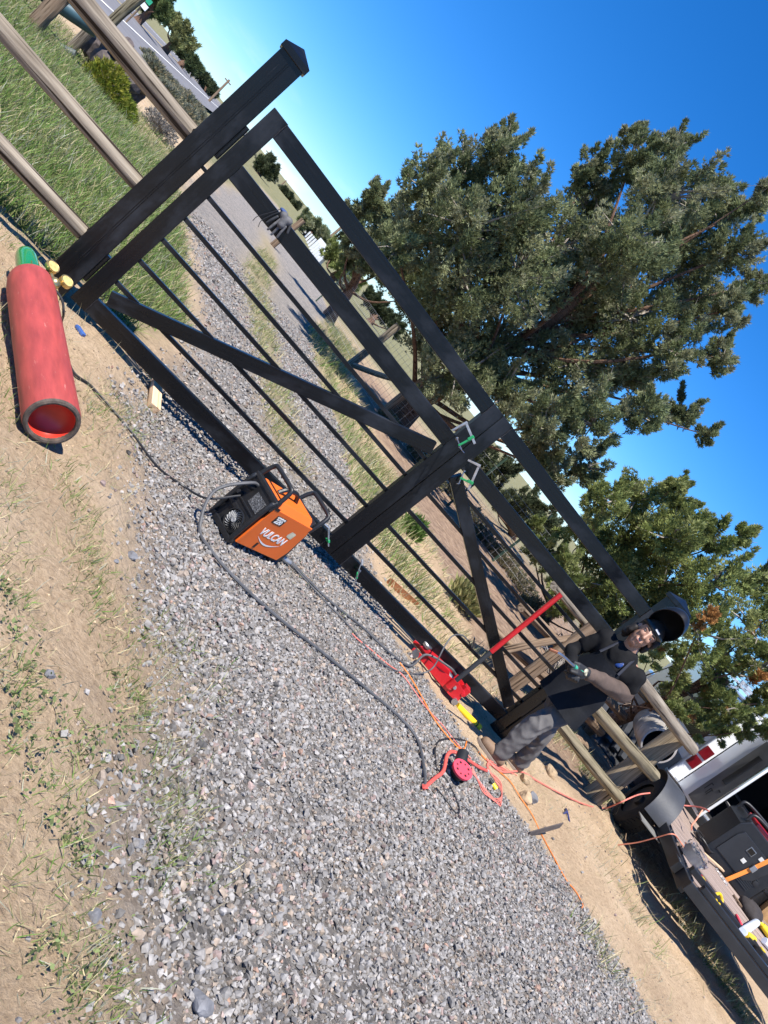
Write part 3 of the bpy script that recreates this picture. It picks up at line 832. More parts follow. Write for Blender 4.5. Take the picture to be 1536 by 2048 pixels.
def rock_crib():
    y = 11.0
    c = Vector(Y(250, 150, y)); h = float(height(c.x, y))
    t = thing('rock_crib', 'crib of dark lava rocks between wooden stakes behind the top log rail', 'rock pile', (c.x, y, h))
    ml = mat('lava_rock', (0.105, 0.085, 0.082), 0.95, var=0.5, scale=9, bump=0.9, bscale=40)
    R_ = random.Random(5)
    spots = [(u, v) for u, v in ((195, 90), (215, 105), (235, 120), (205, 125), (225, 140), (250, 140), (240, 160), (262, 158), (285, 165), (215, 160), (235, 180), (258, 182), (275, 190), (250, 200), (230, 198), (190, 110), (268, 140), (245, 100))]
    for i, (u, v) in enumerate(spots):
        p = Vector(Y(u, v, y+R_.uniform(-.3, .3)))-Vector((c.x, y, h))
        r = R_.uniform(.17, .27)
        me = bpy.data.meshes.new('rock'); bm = bmesh.new()
        bmesh.ops.create_icosphere(bm, subdivisions=2, radius=1)
        sx, sy, sz = R_.uniform(.8, 1.25), R_.uniform(.8, 1.25), R_.uniform(.65, 1.0)
        nr = [Vector((R_.gauss(0, 1), R_.gauss(0, 1), R_.gauss(0, 1))).normalized() for _ in range(8)]
        for v_ in bm.verts:
            for n_ in nr:
                k = v_.co.dot(n_)-0.72
                if k > 0: v_.co -= n_*k
            v_.co = Vector((v_.co.x*sx, v_.co.y*sy, v_.co.z*sz))*r*(1+R_.uniform(-.05, .05))
        bm.to_mesh(me); bm.free()
        me.shade_flat(); o = link('rock', me, ml, t); o.location = p; o.rotation_euler = (R_.uniform(0, 6), R_.uniform(0, 6), R_.uniform(0, 6))
    for (u0, v0), (u1, v1) in (((193, 168), (262, 112)), ((215, 52), (285, -8))):
        a, b = Vector(Y(u0, v0, y-.45)), Vector(Y(u1, v1, y-.45))
        log('stake', a-Vector((c.x, y, h)), b-Vector((c.x, y, h)), .085, .08, M_LOGG, t, u0, .015)
    return t
rock_crib()

# ------------------------------------------------------------------ trees
SP_V, SP_F = [], []
def _sprig():
    """a juniper tip: narrow scale-leaf sprays fanning up from one point"""
    R_ = random.Random(2)
    vs, fs = [], []
    for i in range(5):
        a = i*1.257+R_.uniform(-.3, .3); t = R_.uniform(.25, .85) if i else 0.0
        d = Vector((math.cos(a)*math.sin(t), math.sin(a)*math.sin(t), math.cos(t)))
        s = d.cross(Vector((R_.uniform(-1, 1), R_.uniform(-1, 1), .3))).normalized()*R_.uniform(.11, .17)
        L = R_.uniform(.75, 1.15); k = len(vs)
        vs += [d*L*.22+s, d*L*.30-s, d*L]
        fs += [(k, k+1, k+2)]
    return np.array([tuple(v) for v in vs]), fs
SP_V, SP_F = _sprig()
def tree(label, base, blobs, r0, cols, sub=12, per=90, spr=(.07, .13), group=None, name='juniper_tree', bark=None, up=0.55, seed=1, limbs=True, clump=0.21, dead=None, leaf=(SP_V, SP_F), twigs=True):
    """blobs: (point, radius) parts of the crown, each filled with clumps of foliage on its own limb"""
    g = np.random.default_rng(seed)
    R_ = random.Random(seed)
    base = Vector(base)
    t = thing(name, label, 'tree', base, group=group)
    tr, tw = MB(), MB()
    top = max((Vector(p).z for p, r in blobs))-base.z
    cen = sum((Vector(p) for p, r in blobs), Vector())/len(blobs)
    trunk_top = Vector((cen.x, cen.y, base.z+top*.72))
    def tp(k): 
        p = base.lerp(trunk_top, k)
        return p+Vector((math.sin(k*5+seed), math.cos(k*4+seed), 0))*0.06*top*k*(1-k)*2-base
    if limbs:
        tr.tube([tp(k/8)-Vector((0, 0, .15 if k == 0 else 0)) for k in range(9)], [r0*(1.25 if k == 0 else 1)*(1-k/8*.8) for k in range(9)], 10)
    P, Dr, S, C = [], [], [], []
    for bi, (p, r) in enumerate(blobs):
        p = np.array(p, float)
        pv_ = Vector(p)-base
        if limbs:
            k = min(.9, max(.12, (pv_.z-.4*(pv_-tp(.5)).length)/max(top, .1)))
            a = tp(k)
            m1 = a.lerp(pv_, .5)+Vector((R_.uniform(-.25, .25), R_.uniform(-.25, .25), R_.uniform(-.35, .1)))*(.6+r)
            rr = r0*.24*min(1, r/.6+.3)
            tr.tube(cord_pts([a, m1, pv_], 4), [rr*(1-.75*i/8) for i in range(9)], 6)
        ns = max(6, int(sub*5.0*(r/.7)**1.3))
        d = g.normal(size=(ns, 3)); d /= np.linalg.norm(d, axis=1)[:, None]
        rad = r*(g.random(ns)**.45)*1.02
        cc = p+d*rad[:, None]*np.array([1, 1, .92])
        cr_ = r*clump*g.uniform(.65, 1.25, ns)
        npl = max(2, int(3*(r/.6)))
        pc, pr_, pd = [], [], []
        for _ in range(npl):
            pdv = np.array([g.normal()*.55, g.normal()*.55, 1.0]); pdv /= np.linalg.norm(pdv)
            st = p+pdv*r*.75+np.array([g.normal(), g.normal(), 0])*r*.25
            Lp = r*g.uniform(.45, .95)
            for kk in range(5):
                pc.append(st+pdv*Lp*kk/4+g.normal(size=3)*r*.03); pr_.append(r*clump*(1.0-.16*kk)*.85); pd.append(pdv)
        cc = np.vstack([cc, np.array(pc)]); cr_ = np.concatenate([cr_, np.array(pr_)]); d = np.vstack([d, np.array(pd)]); ns = len(cc)
        for j in range(ns):
            if limbs and twigs and R_.random() < .3:
                q = Vector(cc[j])-base
                mid = pv_.lerp(q, .5)+Vector((R_.uniform(-.12, .12), R_.uniform(-.12, .12), R_.uniform(-.1, .12)))*r
                tw.tube([pv_, mid, q, q+(q-mid)*.5], [.016*r/.6+.004, .011*r/.6+.003, .006, .002], 4, False)
            n = int(per*.62*g.uniform(.5, 1.4)*(cr_[j]/(r*clump)))
            e = g.normal(size=(n, 3)); e /= np.linalg.norm(e, axis=1)[:, None]
            ax_ = np.array([0, 0, 1.0])+d[j]*.8+g.normal(size=3)*.35; ax_ /= np.linalg.norm(ax_)
            q = e*(cr_[j]*(g.random(n)**.5))[:, None]*.70; q = cc[j]+q+ax_*(q@ax_)[:, None]*1.5
            P.append(q)
            Dr.append(e*.6+ax_*(.35+up)+g.normal(size=(n, 3))*.25)
            S.append(.66*g.uniform(spr[0], spr[1], n))
            base_c = np.array(cols[int(g.integers(len(cols)))])*g.uniform(.8, 1.2)
            if dead and R_.random() < dead[0]: base_c = np.array(dead[1])
            C.append(base_c*g.uniform(.7, 1.35, (n, 1)))
    P, Dr, S, C = np.vstack(P), np.vstack(Dr), np.concatenate(S), np.vstack(C)
    o = swarm('crown', leaf[0], leaf[1], P-np.array(base), frames(Dr, g.uniform(0, 6.28, len(P))), np.stack([S, S, S], -1), C, M_LEAF, t)
    if limbs:
        tr.build('trunk', bark or M_BARK, t, smooth=True)
        if tw.v: tag(tw.build('twigs', M_TWIG, t), kind='stuff')
    return t
def B(lst, d0, spread=0.0, seed=0):
    """crown parts from their place and size in the picture and their distance"""
    R_ = random.Random(seed); out = []
    for it in lst:
        u, v, r = it[:3]
        d = (it[3] if len(it) > 3 else d0)+R_.uniform(-spread, spread)
        out.append((tuple(D(u, v, d)), 1.02*r*d/F_PX))
    return out
JUN = [(.170, .200, .098), (.200, .226, .112), (.235, .252, .135), (.140, .168, .082), (.275, .282, .170)]
JUNY = [(.200, .235, .075), (.235, .270, .090), (.170, .200, .064), (.28, .30, .118), (.14, .168, .058)]
JUND = [(.060, .078, .038), (.075, .092, .045), (.090, .105, .055)]
big = [(850, 380, 62), (925, 355, 68), (1000, 320, 52), (1012, 275, 26), (835, 460, 68), (930, 460, 88), (1035, 430, 74), (840, 560, 74), (925, 570, 92), (1030, 555, 98), (870, 660, 66), (910, 745, 74), (985, 690, 92), (1005, 790, 62), (1105, 500, 84), (795, 500, 50),
       (1180, 345, 44), (1190, 430, 74), (1265, 320, 46), (1262, 268, 18), (1335, 300, 46), (1330, 395, 76), (1420, 405, 52), (1495, 420, 36), (1522, 385, 20), (1250, 500, 92), (1370, 500, 82), (1465, 505, 52), (1508, 570, 34), (1150, 600, 92), (1260, 635, 84), (1370, 610, 74), (1455, 620, 40), (1445, 715, 36), (1350, 705, 56), (1245, 750, 62), (1140, 730, 84), (1090, 845, 56), (1185, 850, 62), (1285, 835, 46), (1365, 830, 34), (1412, 870, 20), (1175, 935, 44), (1105, 945, 40), (1060, 890, 40)]
TA = tree('huge grey-green juniper towering behind the middle of the gate', on((5.6, 9.9)), B(big, 13.8, 1.3, 3), .24, JUN, 15, 95, (.075, .15), seed=11)
tl = [(722, 425, 34), (750, 395, 30), (706, 480, 30), (760, 470, 44), (790, 425, 36), (735, 525, 26), (775, 540, 32), (812, 600, 24), (700, 520, 20)]
tree('juniper with a bare leaning trunk at the left edge of the huge juniper', on((4.75, 16.8)), B(tl, 19.5, .8, 4), .20, JUN, 13, 80, (.10, .18), seed=12)
c1 = [(1090, 1110, 34), (1130, 1215, 40), (1190, 1285, 34), (1060, 1065, 24), (1240, 1250, 46), (1290, 1240, 40), (1200, 1005, 46), (1275, 995, 56), (1345, 995, 34), (1165, 1085, 52), (1255, 1085, 76), (1345, 1075, 64), (1425, 1080, 50), (1482, 1070, 22), (1225, 1170, 66), (1325, 1170, 76), (1425, 1170, 70), (1505, 1170, 36), (1130, 1150, 36), (1180, 1220, 44), (1350, 1030, 26), (1350, 970, 18)]
tree('bright green juniper to the right of the huge juniper', on((9.6, 7.6)), B(c1, 12.2, .7, 5), .15, JUNY, 14, 95, (.065, .13), seed=13)
c2 = [(1400, 1452, 26), (1445, 1462, 26), (1495, 1462, 26), (1350, 1425, 26), (1395, 1265, 62), (1500, 1260, 56), (1350, 1330, 36), (1440, 1340, 62), (1520, 1335, 50), (1385, 1395, 40), (1450, 1420, 36), (1515, 1410, 34), (1330, 1380, 30), (1400, 1445, 20), (1300, 1310, 26), (1560, 1300, 60), (1580, 1400, 50)]
tree('low bright green juniper hanging over the roof of the white van', on((7.9, 3.1)), B(c2, 9.0, .45, 6), .11, JUNY, 14, 95, (.05, .10), seed=14, dead=(.03, (.38, .19, .07)))
tree('small dead orange juniper tip beside the right gate post cap', on(D(1410, 1245, 8.3)), B([(1405, 1240, 13), (1425, 1232, 10), (1395, 1255, 9)], 8.3, .1, 7), .02, [(.42, .22, .08), (.34, .17, .06)], 6, 40, (.04, .07), seed=15, limbs=False, name='dead_juniper_tip')
dk_ = [(955, 905, 30), (1000, 945, 34), (1050, 1010, 36), (1095, 1060, 36), (1000, 1000, 20), (1075, 1100, 30)]
tree('dark juniper on the slope seen between the rails of the right leaf', on((13.5, 16.5)), B(dk_, 21, .8, 8), .16, JUND, 12, 70, (.11, .19), seed=16)
for i, (lst, d, lab, cols) in enumerate((
        ([(528, 325, 14), (540, 345, 13), (520, 335, 10)], 70, 'far juniper just right of the left leaf\'s top corner, beside a pole', JUND),
        ([(608, 445, 14), (628, 460, 17), (645, 478, 14)], 55, 'far juniper above the glove on the middle rail', JUN),
        ([(668, 510, 22), (690, 535, 26), (712, 520, 24), (700, 560, 22)], 36, 'rounded juniper left of the bare leaning trunk', JUNY),
        ([(735, 595, 14), (752, 612, 16), (770, 635, 16), (790, 660, 14)], 48, 'dark juniper on the skyline under the huge juniper', JUND),
        ([(588, 412, 6), (578, 398, 5), (566, 385, 5)], 110, 'tiny far juniper on the skyline among the poles', JUND))):
    b_ = B(lst, d, d*.02, 20+i)
    c_ = sum((Vector(p) for p, r in b_), Vector())/len(b_)
    low = min(p[2]-r for p, r in b_)
    tree(lab, (c_.x, c_.y, min(low, float(height(c_.x, c_.y)))), b_, d*.006, cols, 10, 50, (d*.0055, d*.0095), seed=30+i)
rd = [([(312, 0, 24), (298, 22, 14), (326, 28, 17), (322, -34, 34)], 62, 'leafy roadside tree nearest the street sign', [(.11, .15, .055), (.14, .175, .065)]),
      ([(346, 48, 16), (364, 66, 15), (352, 84, 13), (374, 92, 13)], 72, 'pale olive cottonwood across the road', [(.24, .25, .11), (.20, .22, .09)]),
      ([(372, 118, 12), (386, 134, 12), (362, 102, 10)], 90, 'dark tree across the road beside the pale cottonwood', [(.075, .10, .045), (.09, .12, .05)]),
      ([(404, 158, 8), (414, 170, 8), (426, 184, 7)], 120, 'farthest dark trees\' crown where the road meets the skyline', [(.08, .10, .05)])]
for i, (lst, d, lab, cols) in enumerate(rd):
    b_ = B(lst, d, d*.02, 40+i)
    c_ = sum((Vector(p) for p, r in b_), Vector())/len(b_)
    tree(lab, (c_.x, c_.y, min(0.0, min(p[2]-r for p, r in b_))), b_, d*.006, cols, 8, 30, (d*.0055, d*.010), seed=50+i, name='roadside_tree')

# ------------------------------------------------------------------ sagebrush and brush
def bush(lab, p, r, h, cols, n, seed, name='sagebrush', size=(.05, .10), twig=26, group=None, up=.5):
    g = np.random.default_rng(seed); R_ = random.Random(seed)
    t = thing(name, lab, 'bush', p, group=group)
    tw = MB()
    for i in range(twig):
        a, k = R_.uniform(0, 6.28), R_.uniform(.3, 1.0)
        e = Vector((math.cos(a)*r*k, math.sin(a)*r*k, h*(1.1-k*k*.6)*R_.uniform(.7, 1.05)))
        tw.tube([(0, 0, -.02), e*.5+Vector((R_.uniform(-.05, .05), R_.uniform(-.05, .05), .03)), e], [.012*r/.4, .007*r/.4, .002], 4, False)
    if tw.v: tag(tw.build('twigs', M_TWIG, t), kind='stuff')
    if n:
        e = g.normal(size=(n, 3)); e /= np.linalg.norm(e, axis=1)[:, None]; e[:, 2] = np.abs(e[:, 2])
        q = e*np.array([r, r, h])*(g.random((n, 1))**.35)
        S = g.uniform(size[0], size[1], n)
        C = np.array(cols)[g.integers(0, len(cols), n)]*g.uniform(.7, 1.3, (n, 1))
        swarm('foliage', SP_V, SP_F, q, frames(e*.7+np.array([0, 0, up]), g.uniform(0, 6.28, n)), np.stack([S, S, S], -1), C, M_LEAF, t)
    return t
SAGE = [(.20, .205, .145), (.25, .25, .185), (.17, .18, .115)]
bush('grey leafless sagebrush behind the top log rail', GH(310, 265), .42, .40, [(.30, .28, .25), (.24, .225, .20)], 500, 1, size=(.04, .09), twig=120)
bush('sagebrush between the rock crib and the left gate post', GH(345, 250), .30, .30, SAGE, 900, 2)
bush('yellow-green flowering weed against the rock crib', GH(200, 178), .36, .45, [(.22, .24, .03), (.16, .20, .03), (.28, .27, .05)], 900, 3, 'flowering_weed', (.05, .10), 20)
bush('low yellow-green weed under the rock crib', GH(232, 214), .36, .28, [(.15, .20, .03), (.20, .22, .04)], 600, 4, 'flowering_weed', (.05, .09), 12)
for i, (u, v, r) in enumerate(((300, 130, .55), (320, 150, .5), (335, 165, .5), (360, 195, .7), (345, 180, .45), (380, 215, .7), (290, 110, .5), (365, 225, .5), (390, 232, .6), (325, 185, .5))):
    bush('sagebrush on the verge between the rock crib and the road', GH(u, v+16), r, r*.95, SAGE+[(.36, .30, .18)], 700, 100+i, size=(.10, .2), group='sagebrush on the road verge')
for i in range(46):
    u = random.uniform(480, 660); v0 = (u-430)*1.2533+183
    p = G(u, v0+random.uniform(9, 40))
    if p[1] < 16 or p[1] > 160: continue
    if abs(p[0]-(driveL(p[1])+driveR(p[1]))/2) < 2.6 and p[1] < 55: continue
    r = random.uniform(.45, .8)
    bush('grey-green sagebrush dotting the far flat left of the driveway', on(p), r, r*.8, SAGE, 260, 200+i, size=(.14, .28), twig=6, group='sagebrush on the far flat')
for i in range(26):
    u = random.uniform(880, 1230); v0 = (u-430)*1.2533+183
    p = G(u, v0+random.uniform(8, 40))
    if p[1] > 60: continue
    r = random.uniform(.4, .7)
    bush('pale sagebrush on the slope above the right leaf\'s middle rail', on(p), r, r*.8, [(.26, .26, .17), (.32, .30, .20)], 300, 300+i, size=(.11, .2), twig=8, group='sagebrush on the slope')
for i, (u, v, r, c) in enumerate(((1040, 1300, .30, 0), (1100, 1240, .35, 0), (1080, 1280, .4, 0), (1180, 1300, .4, 0), (1160, 1350, .35, 0), (1220, 1360, .3, 0))):
    bush('tangle of bare grey twigs behind the log fence', GH(u+60, v+60), r*1.6, r*1.5, SAGE, 40, 400+i, 'bare_brush', twig=70, group='bare brush behind the log fence')
for i, (u, v, r) in enumerate(((905, 1000, .35), (935, 1045, .4), (965, 1085, .38), (1000, 1130, .42), (1035, 1180, .4), (860, 955, .35), (830, 920, .3), (1060, 1230, .36), (770, 850, .3))):
    bush('scrubby grey-brown brush along the wire fence behind the right leaf', GH(u, v), r, r*.8, [(.16, .15, .085), (.20, .18, .11), (.13, .125, .07)], 260, 420+i, 'scrub', (.06, .12), 40, group='scrub along the wire fence')
bush('green grass clump at the foot of the right leaf beyond the bars', GH(915, 1210), .20, .26, [(.22, .23, .09), (.30, .27, .12)], 260, 410, 'grass_clump', (.08, .16), 0, up=1.6)
bush('green shoot clump behind the middle bars of the right leaf', GH(815, 1065), .14, .2, [(.10, .17, .04)], 160, 411, 'grass_clump', (.07, .13), 0, up=1.6)

# ------------------------------------------------------------------ gas cylinder
def gas_cylinder():
    b, t_ = Vector((.262, -1.665, .160)), Vector((-.150, -.680, .185))
    m_red = mat('worn_red_paint', (.33, .050, .042), .55, var=.25, scale=5, bump=.15, bscale=60, wear=(.48, .26, .21), wear_at=.63, aniso=(1.2, 6, 6))
    m_in = mat('red_inside', (.52, .035, .02), .35, var=.15)
    m_ring = mat('rusty_foot_ring', (.085, .065, .052), .85, var=.6, scale=30, bump=.8, wear=(.20, .12, .08))
    m_cap = mat('green_cap', (.012, .20, .045), .22, var=.2, coat=.5)
    m_brass = mat('brass', (.75, .53, .22), .3, .9, var=.15)
    g = thing('gas_cylinder', 'scratched red gas cylinder with green cap lying in the dirt at left', 'gas cylinder', b)
    M = orient(t_-b).to_4x4(); L = (t_-b).length
    R = .106
    def put(mb, name, m, par=g, **k):
        o = mb.build(name, m, par, smooth=True, **k); o.matrix_local = M; return o
    mb = MB().lathe([(.012, R*.80), (.002, R*.90), (.006, R*.965), (.03, R), (.10, R*1.0), (L*.5, R*1.0), (L-.05, R), (L+.025, R*.94), (L+.05, R*.82), (L+.068, R*.62), (L+.075, R*.45)], 40, closed=True)
    body = put(mb, 'body', m_red)
    put(MB().lathe([(.010, R*.80), (.028, R*.76), (.050, R*.66), (.066, R*.45), (.074, R*.22), (.076, R*.01)], 32, closed=True), 'concave_base', m_in)
    put(MB().lathe([(.016, R*.79), (-.004, R*.80), (-.007, R*.87), (-.003, R*.95), (.008, R*.975), (.012, R*.9)], 40, closed=True), 'foot_ring', m_ring)
    x = L+.055
    cap = put(MB().lathe([(x, .050), (x+.01, .055), (x+.08, .054), (x+.22, .052), (x+.27, .044), (x+.295, .028), (x+.305, .002)], 28), 'cap', m_cap)
    w_ = MB().box((x+.06, 0, .050), (.06, .055, .014)); o = put(w_, 'cap_window', m_cap)
    reg = MB().lathe([(0, .012), (.05, .012)], 12, Matrix.Translation((x+.07, -.05, .03)) @ Matrix.Rotation(math.pi*1.5, 4, 'Z'))
    reg.ball((x+.08, -.115, .04), (.030, .030, .030))
    reg.tube([(x+.08, -.13, .03), (x+.02, -.155, .01), (x-.06, -.165, -.03)], [.012, .009, .008], 8)
    o = put(reg, 'regulator', m_brass)
    for dx, dy in ((.16, -.085), (.12, -.165)):
        ga = MB().lathe([(-.012, .033), (.010, .035), (.013, .033), (.011, .029)], 20, Matrix.Translation((x+dx, dy, .07)) @ Matrix.Rotation(-math.pi/2-.35, 4, 'Y'))
        q = put(ga, 'gauge', m_brass)
        fc = MB().lathe([(.0, .028), (.0115, .028)], 16, Matrix.Translation((x+dx, dy, .07)) @ Matrix.Rotation(-math.pi/2-.35, 4, 'Y'))
        fo = fc.build('gauge_face', mat('gauge_face', (.55, .42, .16), .3, var=.3, scale=60), q)
        MB().tube([(x+dx, dy, .06), (x+.08, -.115, .04)], .008, 6).build('gauge_stem', m_brass, q)
    return g, M, L
gas_cylinder()
def cable(name, label, cat, pts, r, m, per=7, n=7, group=None):
    """a hose or cord lying through the points"""
    o = Vector(pts[0])
    t = MB().tube(cord_pts([Vector(p)-o for p in pts], per), r, n).build(name, m, None, smooth=True)
    t.location = o
    return tag(t, label, cat, group)
def lay(pts, r):
    return [GH(u, v, r+.004+(0.008 if zones(np.array([G(u, v)[0]]), np.array([G(u, v)[1]]))[0][0] > .5 else 0)) for u, v in pts]
M_HOSE = mat('black_hose', (.018, .018, .02), .5, scale=30)
M_GCORD = mat('grey_cable', (.085, .085, .088), .55, scale=20)
M_ORANGE = mat('orange_cord', (.75, .20, .03), .5, scale=20)
M_REDCORD = mat('faded_red_cord', (.62, .17, .13), .55, scale=20, var=.3)
M_RED = mat('red_paint', (.50, .012, .018), .3, coat=.4, var=.15)
M_YEL = mat('yellow_plastic', (.80, .55, .02), .4)
cable('gas_hose', 'black gas hose running from the cylinder regulator over the dirt to the welding machine', 'hose',
      [D(107, 575, 3.85), D(124, 600, 3.85), D(127, 628, 3.85)]+lay([(120, 660), (140, 740), (180, 775), (222, 822), (262, 875), (310, 938), (360, 975)], .006)+[Vector((1.10, -.90, .10)), Vector((1.22, -.845, .215))], .0062, M_HOSE)
cable('power_cord', 'thick grey power cord looping from the back of the welding machine across the gravel', 'cord',
      [Vector((1.275, -.80, .305)), Vector((1.20, -.86, .31)), Vector((1.08, -.95, .17))]+lay([(393, 1060), (415, 1105), (470, 1168), (548, 1238), (650, 1318), (735, 1388), (795, 1440), (830, 1485), (843, 1545), (844, 1580)], .009), .0088, M_GCORD)

# ------------------------------------------------------------------ welding machine
def welding_machine():
    c0 = Vector((1.321, -.963, 0)); ex = Vector((.81, .58, 0)).normalized(); ey = Vector((-.58, .81, 0)).normalized()
    L, Wd, H = .50, .225, .335
    org = c0+ex*L/2+ey*Wd/2
    z0 = float(height(org.x, org.y))+.014
    g = thing('welding_machine', 'orange and black portable welding machine standing on the gravel', 'welding machine', (org.x, org.y, z0), (0, 0, math.atan2(ex.y, ex.x)))
    mo = mat('orange_paint', (.80, .145, .018), .38, var=.10, scale=3, bump=.06, wear=(.60, .16, .05), wear_at=.70)
    x0, x1, y0, y1 = -L/2, L/2, -Wd/2, Wd/2
    MB().prism([(x0+.03, .02), (x1-.03, .02), (x1-.05, H-.02), (x0+.03, H-.035)], y0+.012, y1-.012).build('chassis', M_PLASTIC, g, .006)
    # orange wrap: two sides and a top bent from one sheet
    sd = MB(); 
    prof = [(x0+.055, .026), (x1-.045, .026), (x1-.03, .10), (x1-.055, H-.03), (x0+.055, H-.03)]
    sd.prism(prof, y0-.002, y0+.010); sd.build('side_panel', mo, g, .004)
    sd = MB(); sd.prism(prof, y1-.010, y1+.002); sd.build('side_panel', mo, g, .004)
    tp_ = MB(); tp_.add([(x0+.056, y0+.000, H-.034), (x1-.056, y0+.000, H-.034), (x1-.085, y0+.035, H+.006), (x0+.056, y0+.035, H+.006), (x0+.056, y1-.035, H+.006), (x1-.085, y1-.035, H+.006), (x1-.056, y1, H-.034), (x0+.056, y1, H-.034)],
            [(0, 1, 2, 3), (3, 2, 5, 4), (4, 5, 6, 7), (0, 3, 4, 7), (1, 6, 5, 2), (0, 7, 6, 1)])
    tp_.build('top_panel', mo, g, .006)
    # rear frame with fan
    fr = MB(); rr = .012
    MB().prism([(x0+.018, .02), (x0+.034, .02), (x0+.034, H-.01), (x0+.018, H-.01)], y0+.008, y1-.008).build('rear_panel', M_PLASTIC, g, .003)
    for yy in (y0+.006, y1-.006):
        fr.tube(cord_pts([(x0+.02, yy, .02), (x0+.008, yy, .06), (x0+.010, yy, H-.06), (x0+.03, yy, H+.0)], 4), .014, 8)
    fr.box((x0+.02, 0, .018), (.045, Wd, .03)); fr.box((x0+.03, 0, H-.005), (.04, Wd, .022))
    fr.box((x0+.022, 0, .185), (.02, Wd-.02, .010))
    fr.build('rear_frame', M_PLASTIC, g, .003)
    fan = MB(); fc = Vector((x0+.012, -.035, .095))
    fan.lathe([(0, .064), (-.012, .066), (-.014, .060), (-.004, .057)], 32, Matrix.Translation(fc), closed=True)
    f = fan.build('fan_shroud', M_PLASTIC, g, smooth=True)
    bl = MB()
    for k in range(18):
        a = 2*math.pi*k/18
        P_ = []
        for s in range(5):
            r = .014+.040*s/4; q = a+.75*(s/4)**1.3
            P_.append((r, q))
        vs, fs = [], []
        for r, q in P_:
            for dw, dx in ((-.055, -.004), (.055, .004)):
                vs.append(fc+Vector((-.006+dx, math.cos(q+dw)*r, math.sin(q+dw)*r)))
        for s in range(4): fs.append((2*s, 2*s+1, 2*s+3, 2*s+2))
        bl.add(vs, fs)
    bl.lathe([(-.012, .001), (-.014, .012), (-.002, .014)], 16, Matrix.Translation(fc), closed=True)
    tag(bl.build('fan_blades', mat('grey_fan', (.30, .30, .30), .4), g), kind='stuff')
    lb = MB().box((x0+.0165, -.045, .245), (.003, .105, .075)); lb.build('rating_plate', mat('rating_plate', (.05, .05, .052), .5, var=.9, scale=90, wear=(.32, .32, .32), wear_at=.52), g)
    so = MB(); so.lathe([(0, .022), (-.03, .022), (-.045, .014)], 16, Matrix.Translation((x0+.018, .060, .27)))
    so.lathe([(0, .012), (-.03, .012)], 12, Matrix.Translation((x0+.018, .075, .20)))
    so.build('sockets', M_RUBBER, g, smooth=True)
    lid = MB().box((x0+.012, .045, .140), (.02, .11, .022)); lid.build('socket_lid', M_PLASTIC, g, .003)
    # carrying handles across the machine
    def hnd(xa, zt, wd=Wd-.01, r=.0125, lean=0.0):
        y_a, y_b = -wd/2, wd/2
        p = cord_pts([(xa, y_a, H-.06), (xa+lean*.5, y_a, H+.02), (xa+lean, y_a+.012, zt-.012), (xa+lean, y_a+.035, zt), (xa+lean, 0, zt+.002), (xa+lean, y_b-.035, zt), (xa+lean, y_b-.012, zt-.012), (xa+lean*.5, y_b, H+.02), (xa, y_b, H-.06)], 5)
        MB().tube(p, r, 10).build('carry_handle', M_PLASTIC, g, smooth=True)
    hnd(x0+.035, .430, lean=.02); hnd(x1-.055, .415, r=.013, lean=.035)
    ch = MB(); ch.tube(cord_pts([(x0+.12, 0, H+.005), (x0+.16, 0, H+.045), (x0+.25, 0, H+.05), (x0+.30, 0, H+.005)], 5), .013, 8)
    ch.build('top_grip', M_PLASTIC, g, smooth=True)
    ft = MB(); ft.prism([(x1-.045, .02), (x1-.0, .03), (x1-.012, .12), (x1-.05, H-.02), (x1-.075, H+.01), (x1-.09, H-.03), (x1-.045, .10)], y0+.004, y1-.004); ft.build('front_bezel', M_PLASTIC, g, .004)
    for q in (-.07, .0, .07):
        k = MB().lathe([(0, .018), (.018, .015)], 14, Matrix.Translation((x1-.022, q, .21)) @ Matrix.Rotation(-.2, 4, 'Y')); k.build('control_knob', M_RUBBER, g, smooth=True)
    fe = [(x0+.05, y0+.03), (x1-.06, y0+.03), (x0+.05, y1-.03), (x1-.06, y1-.03)]
    for fx, fy in fe: MB().box((fx, fy, .008), (.05, .03, .028)).build('foot', M_RUBBER, g, .003)
    mw = mat('white_print', (.82, .82, .80), .5, var=.04, bump=0)
    mb_ = mat('black_print', (.01, .01, .011), .5, var=.04, bump=0)
    def letters(name, body, size, loc, m, sh=.0, bold=.0, sx=1.0, rot=0):
        o = link(name, text_mesh(body, size, .0006, sh, bold), m, g)
        o.matrix_local = Matrix.Translation(loc) @ Matrix.Rotation(math.pi/2, 4, 'X') @ Matrix.Rotation(rot, 4, 'Z') @ Matrix.Diagonal((sx, 1, 1, 1))
        return o
    yp = y0-.0030
    letters('lettering', 'VULCAN', .066, (-.005, yp, .150), mw, .10, .0016, .92, math.radians(-2))
    sw = MB(); n = 14; vs, fs = [], []
    for i in range(n+1):
        t = i/n; xx = -.105+.215*t; zz = .118-.028*math.sin(math.pi*min(1, t*1.0))**1.0*(1 if t < .5 else 1)
        th = .010*math.sin(math.pi*t)+.0008
        vs += [(xx, yp-.0005, zz), (xx, yp-.0005, zz-th)]
    for i in range(n): fs.append((2*i, 2*i+2, 2*i+3, 2*i+1))
    sw.add(vs, fs).build('underline_swoosh', mw, g)
    MB().box((-.085, yp+.0004, .252), (.088, .0015, .052)).build('model_plate', mb_, g)
    letters('lettering', '220', .040, (-.085, yp-.0012, .244), mw, .0, .0012)
    letters('lettering', 'OMNIPRO', .0165, (-.085, yp-.0012, .268), mw, .1, .0004)
    st = MB(); st.add([(.075, yp, .190), (.125, yp, .182), (.128, yp, .226), (.112, yp, .230), (.080, yp, .232), (.070, yp, .205)], [(0, 1, 2, 3, 4, 5)]); st.build('torn_sticker', mat('torn_sticker', (.62, .56, .38), .7, var=.2, scale=40), g)
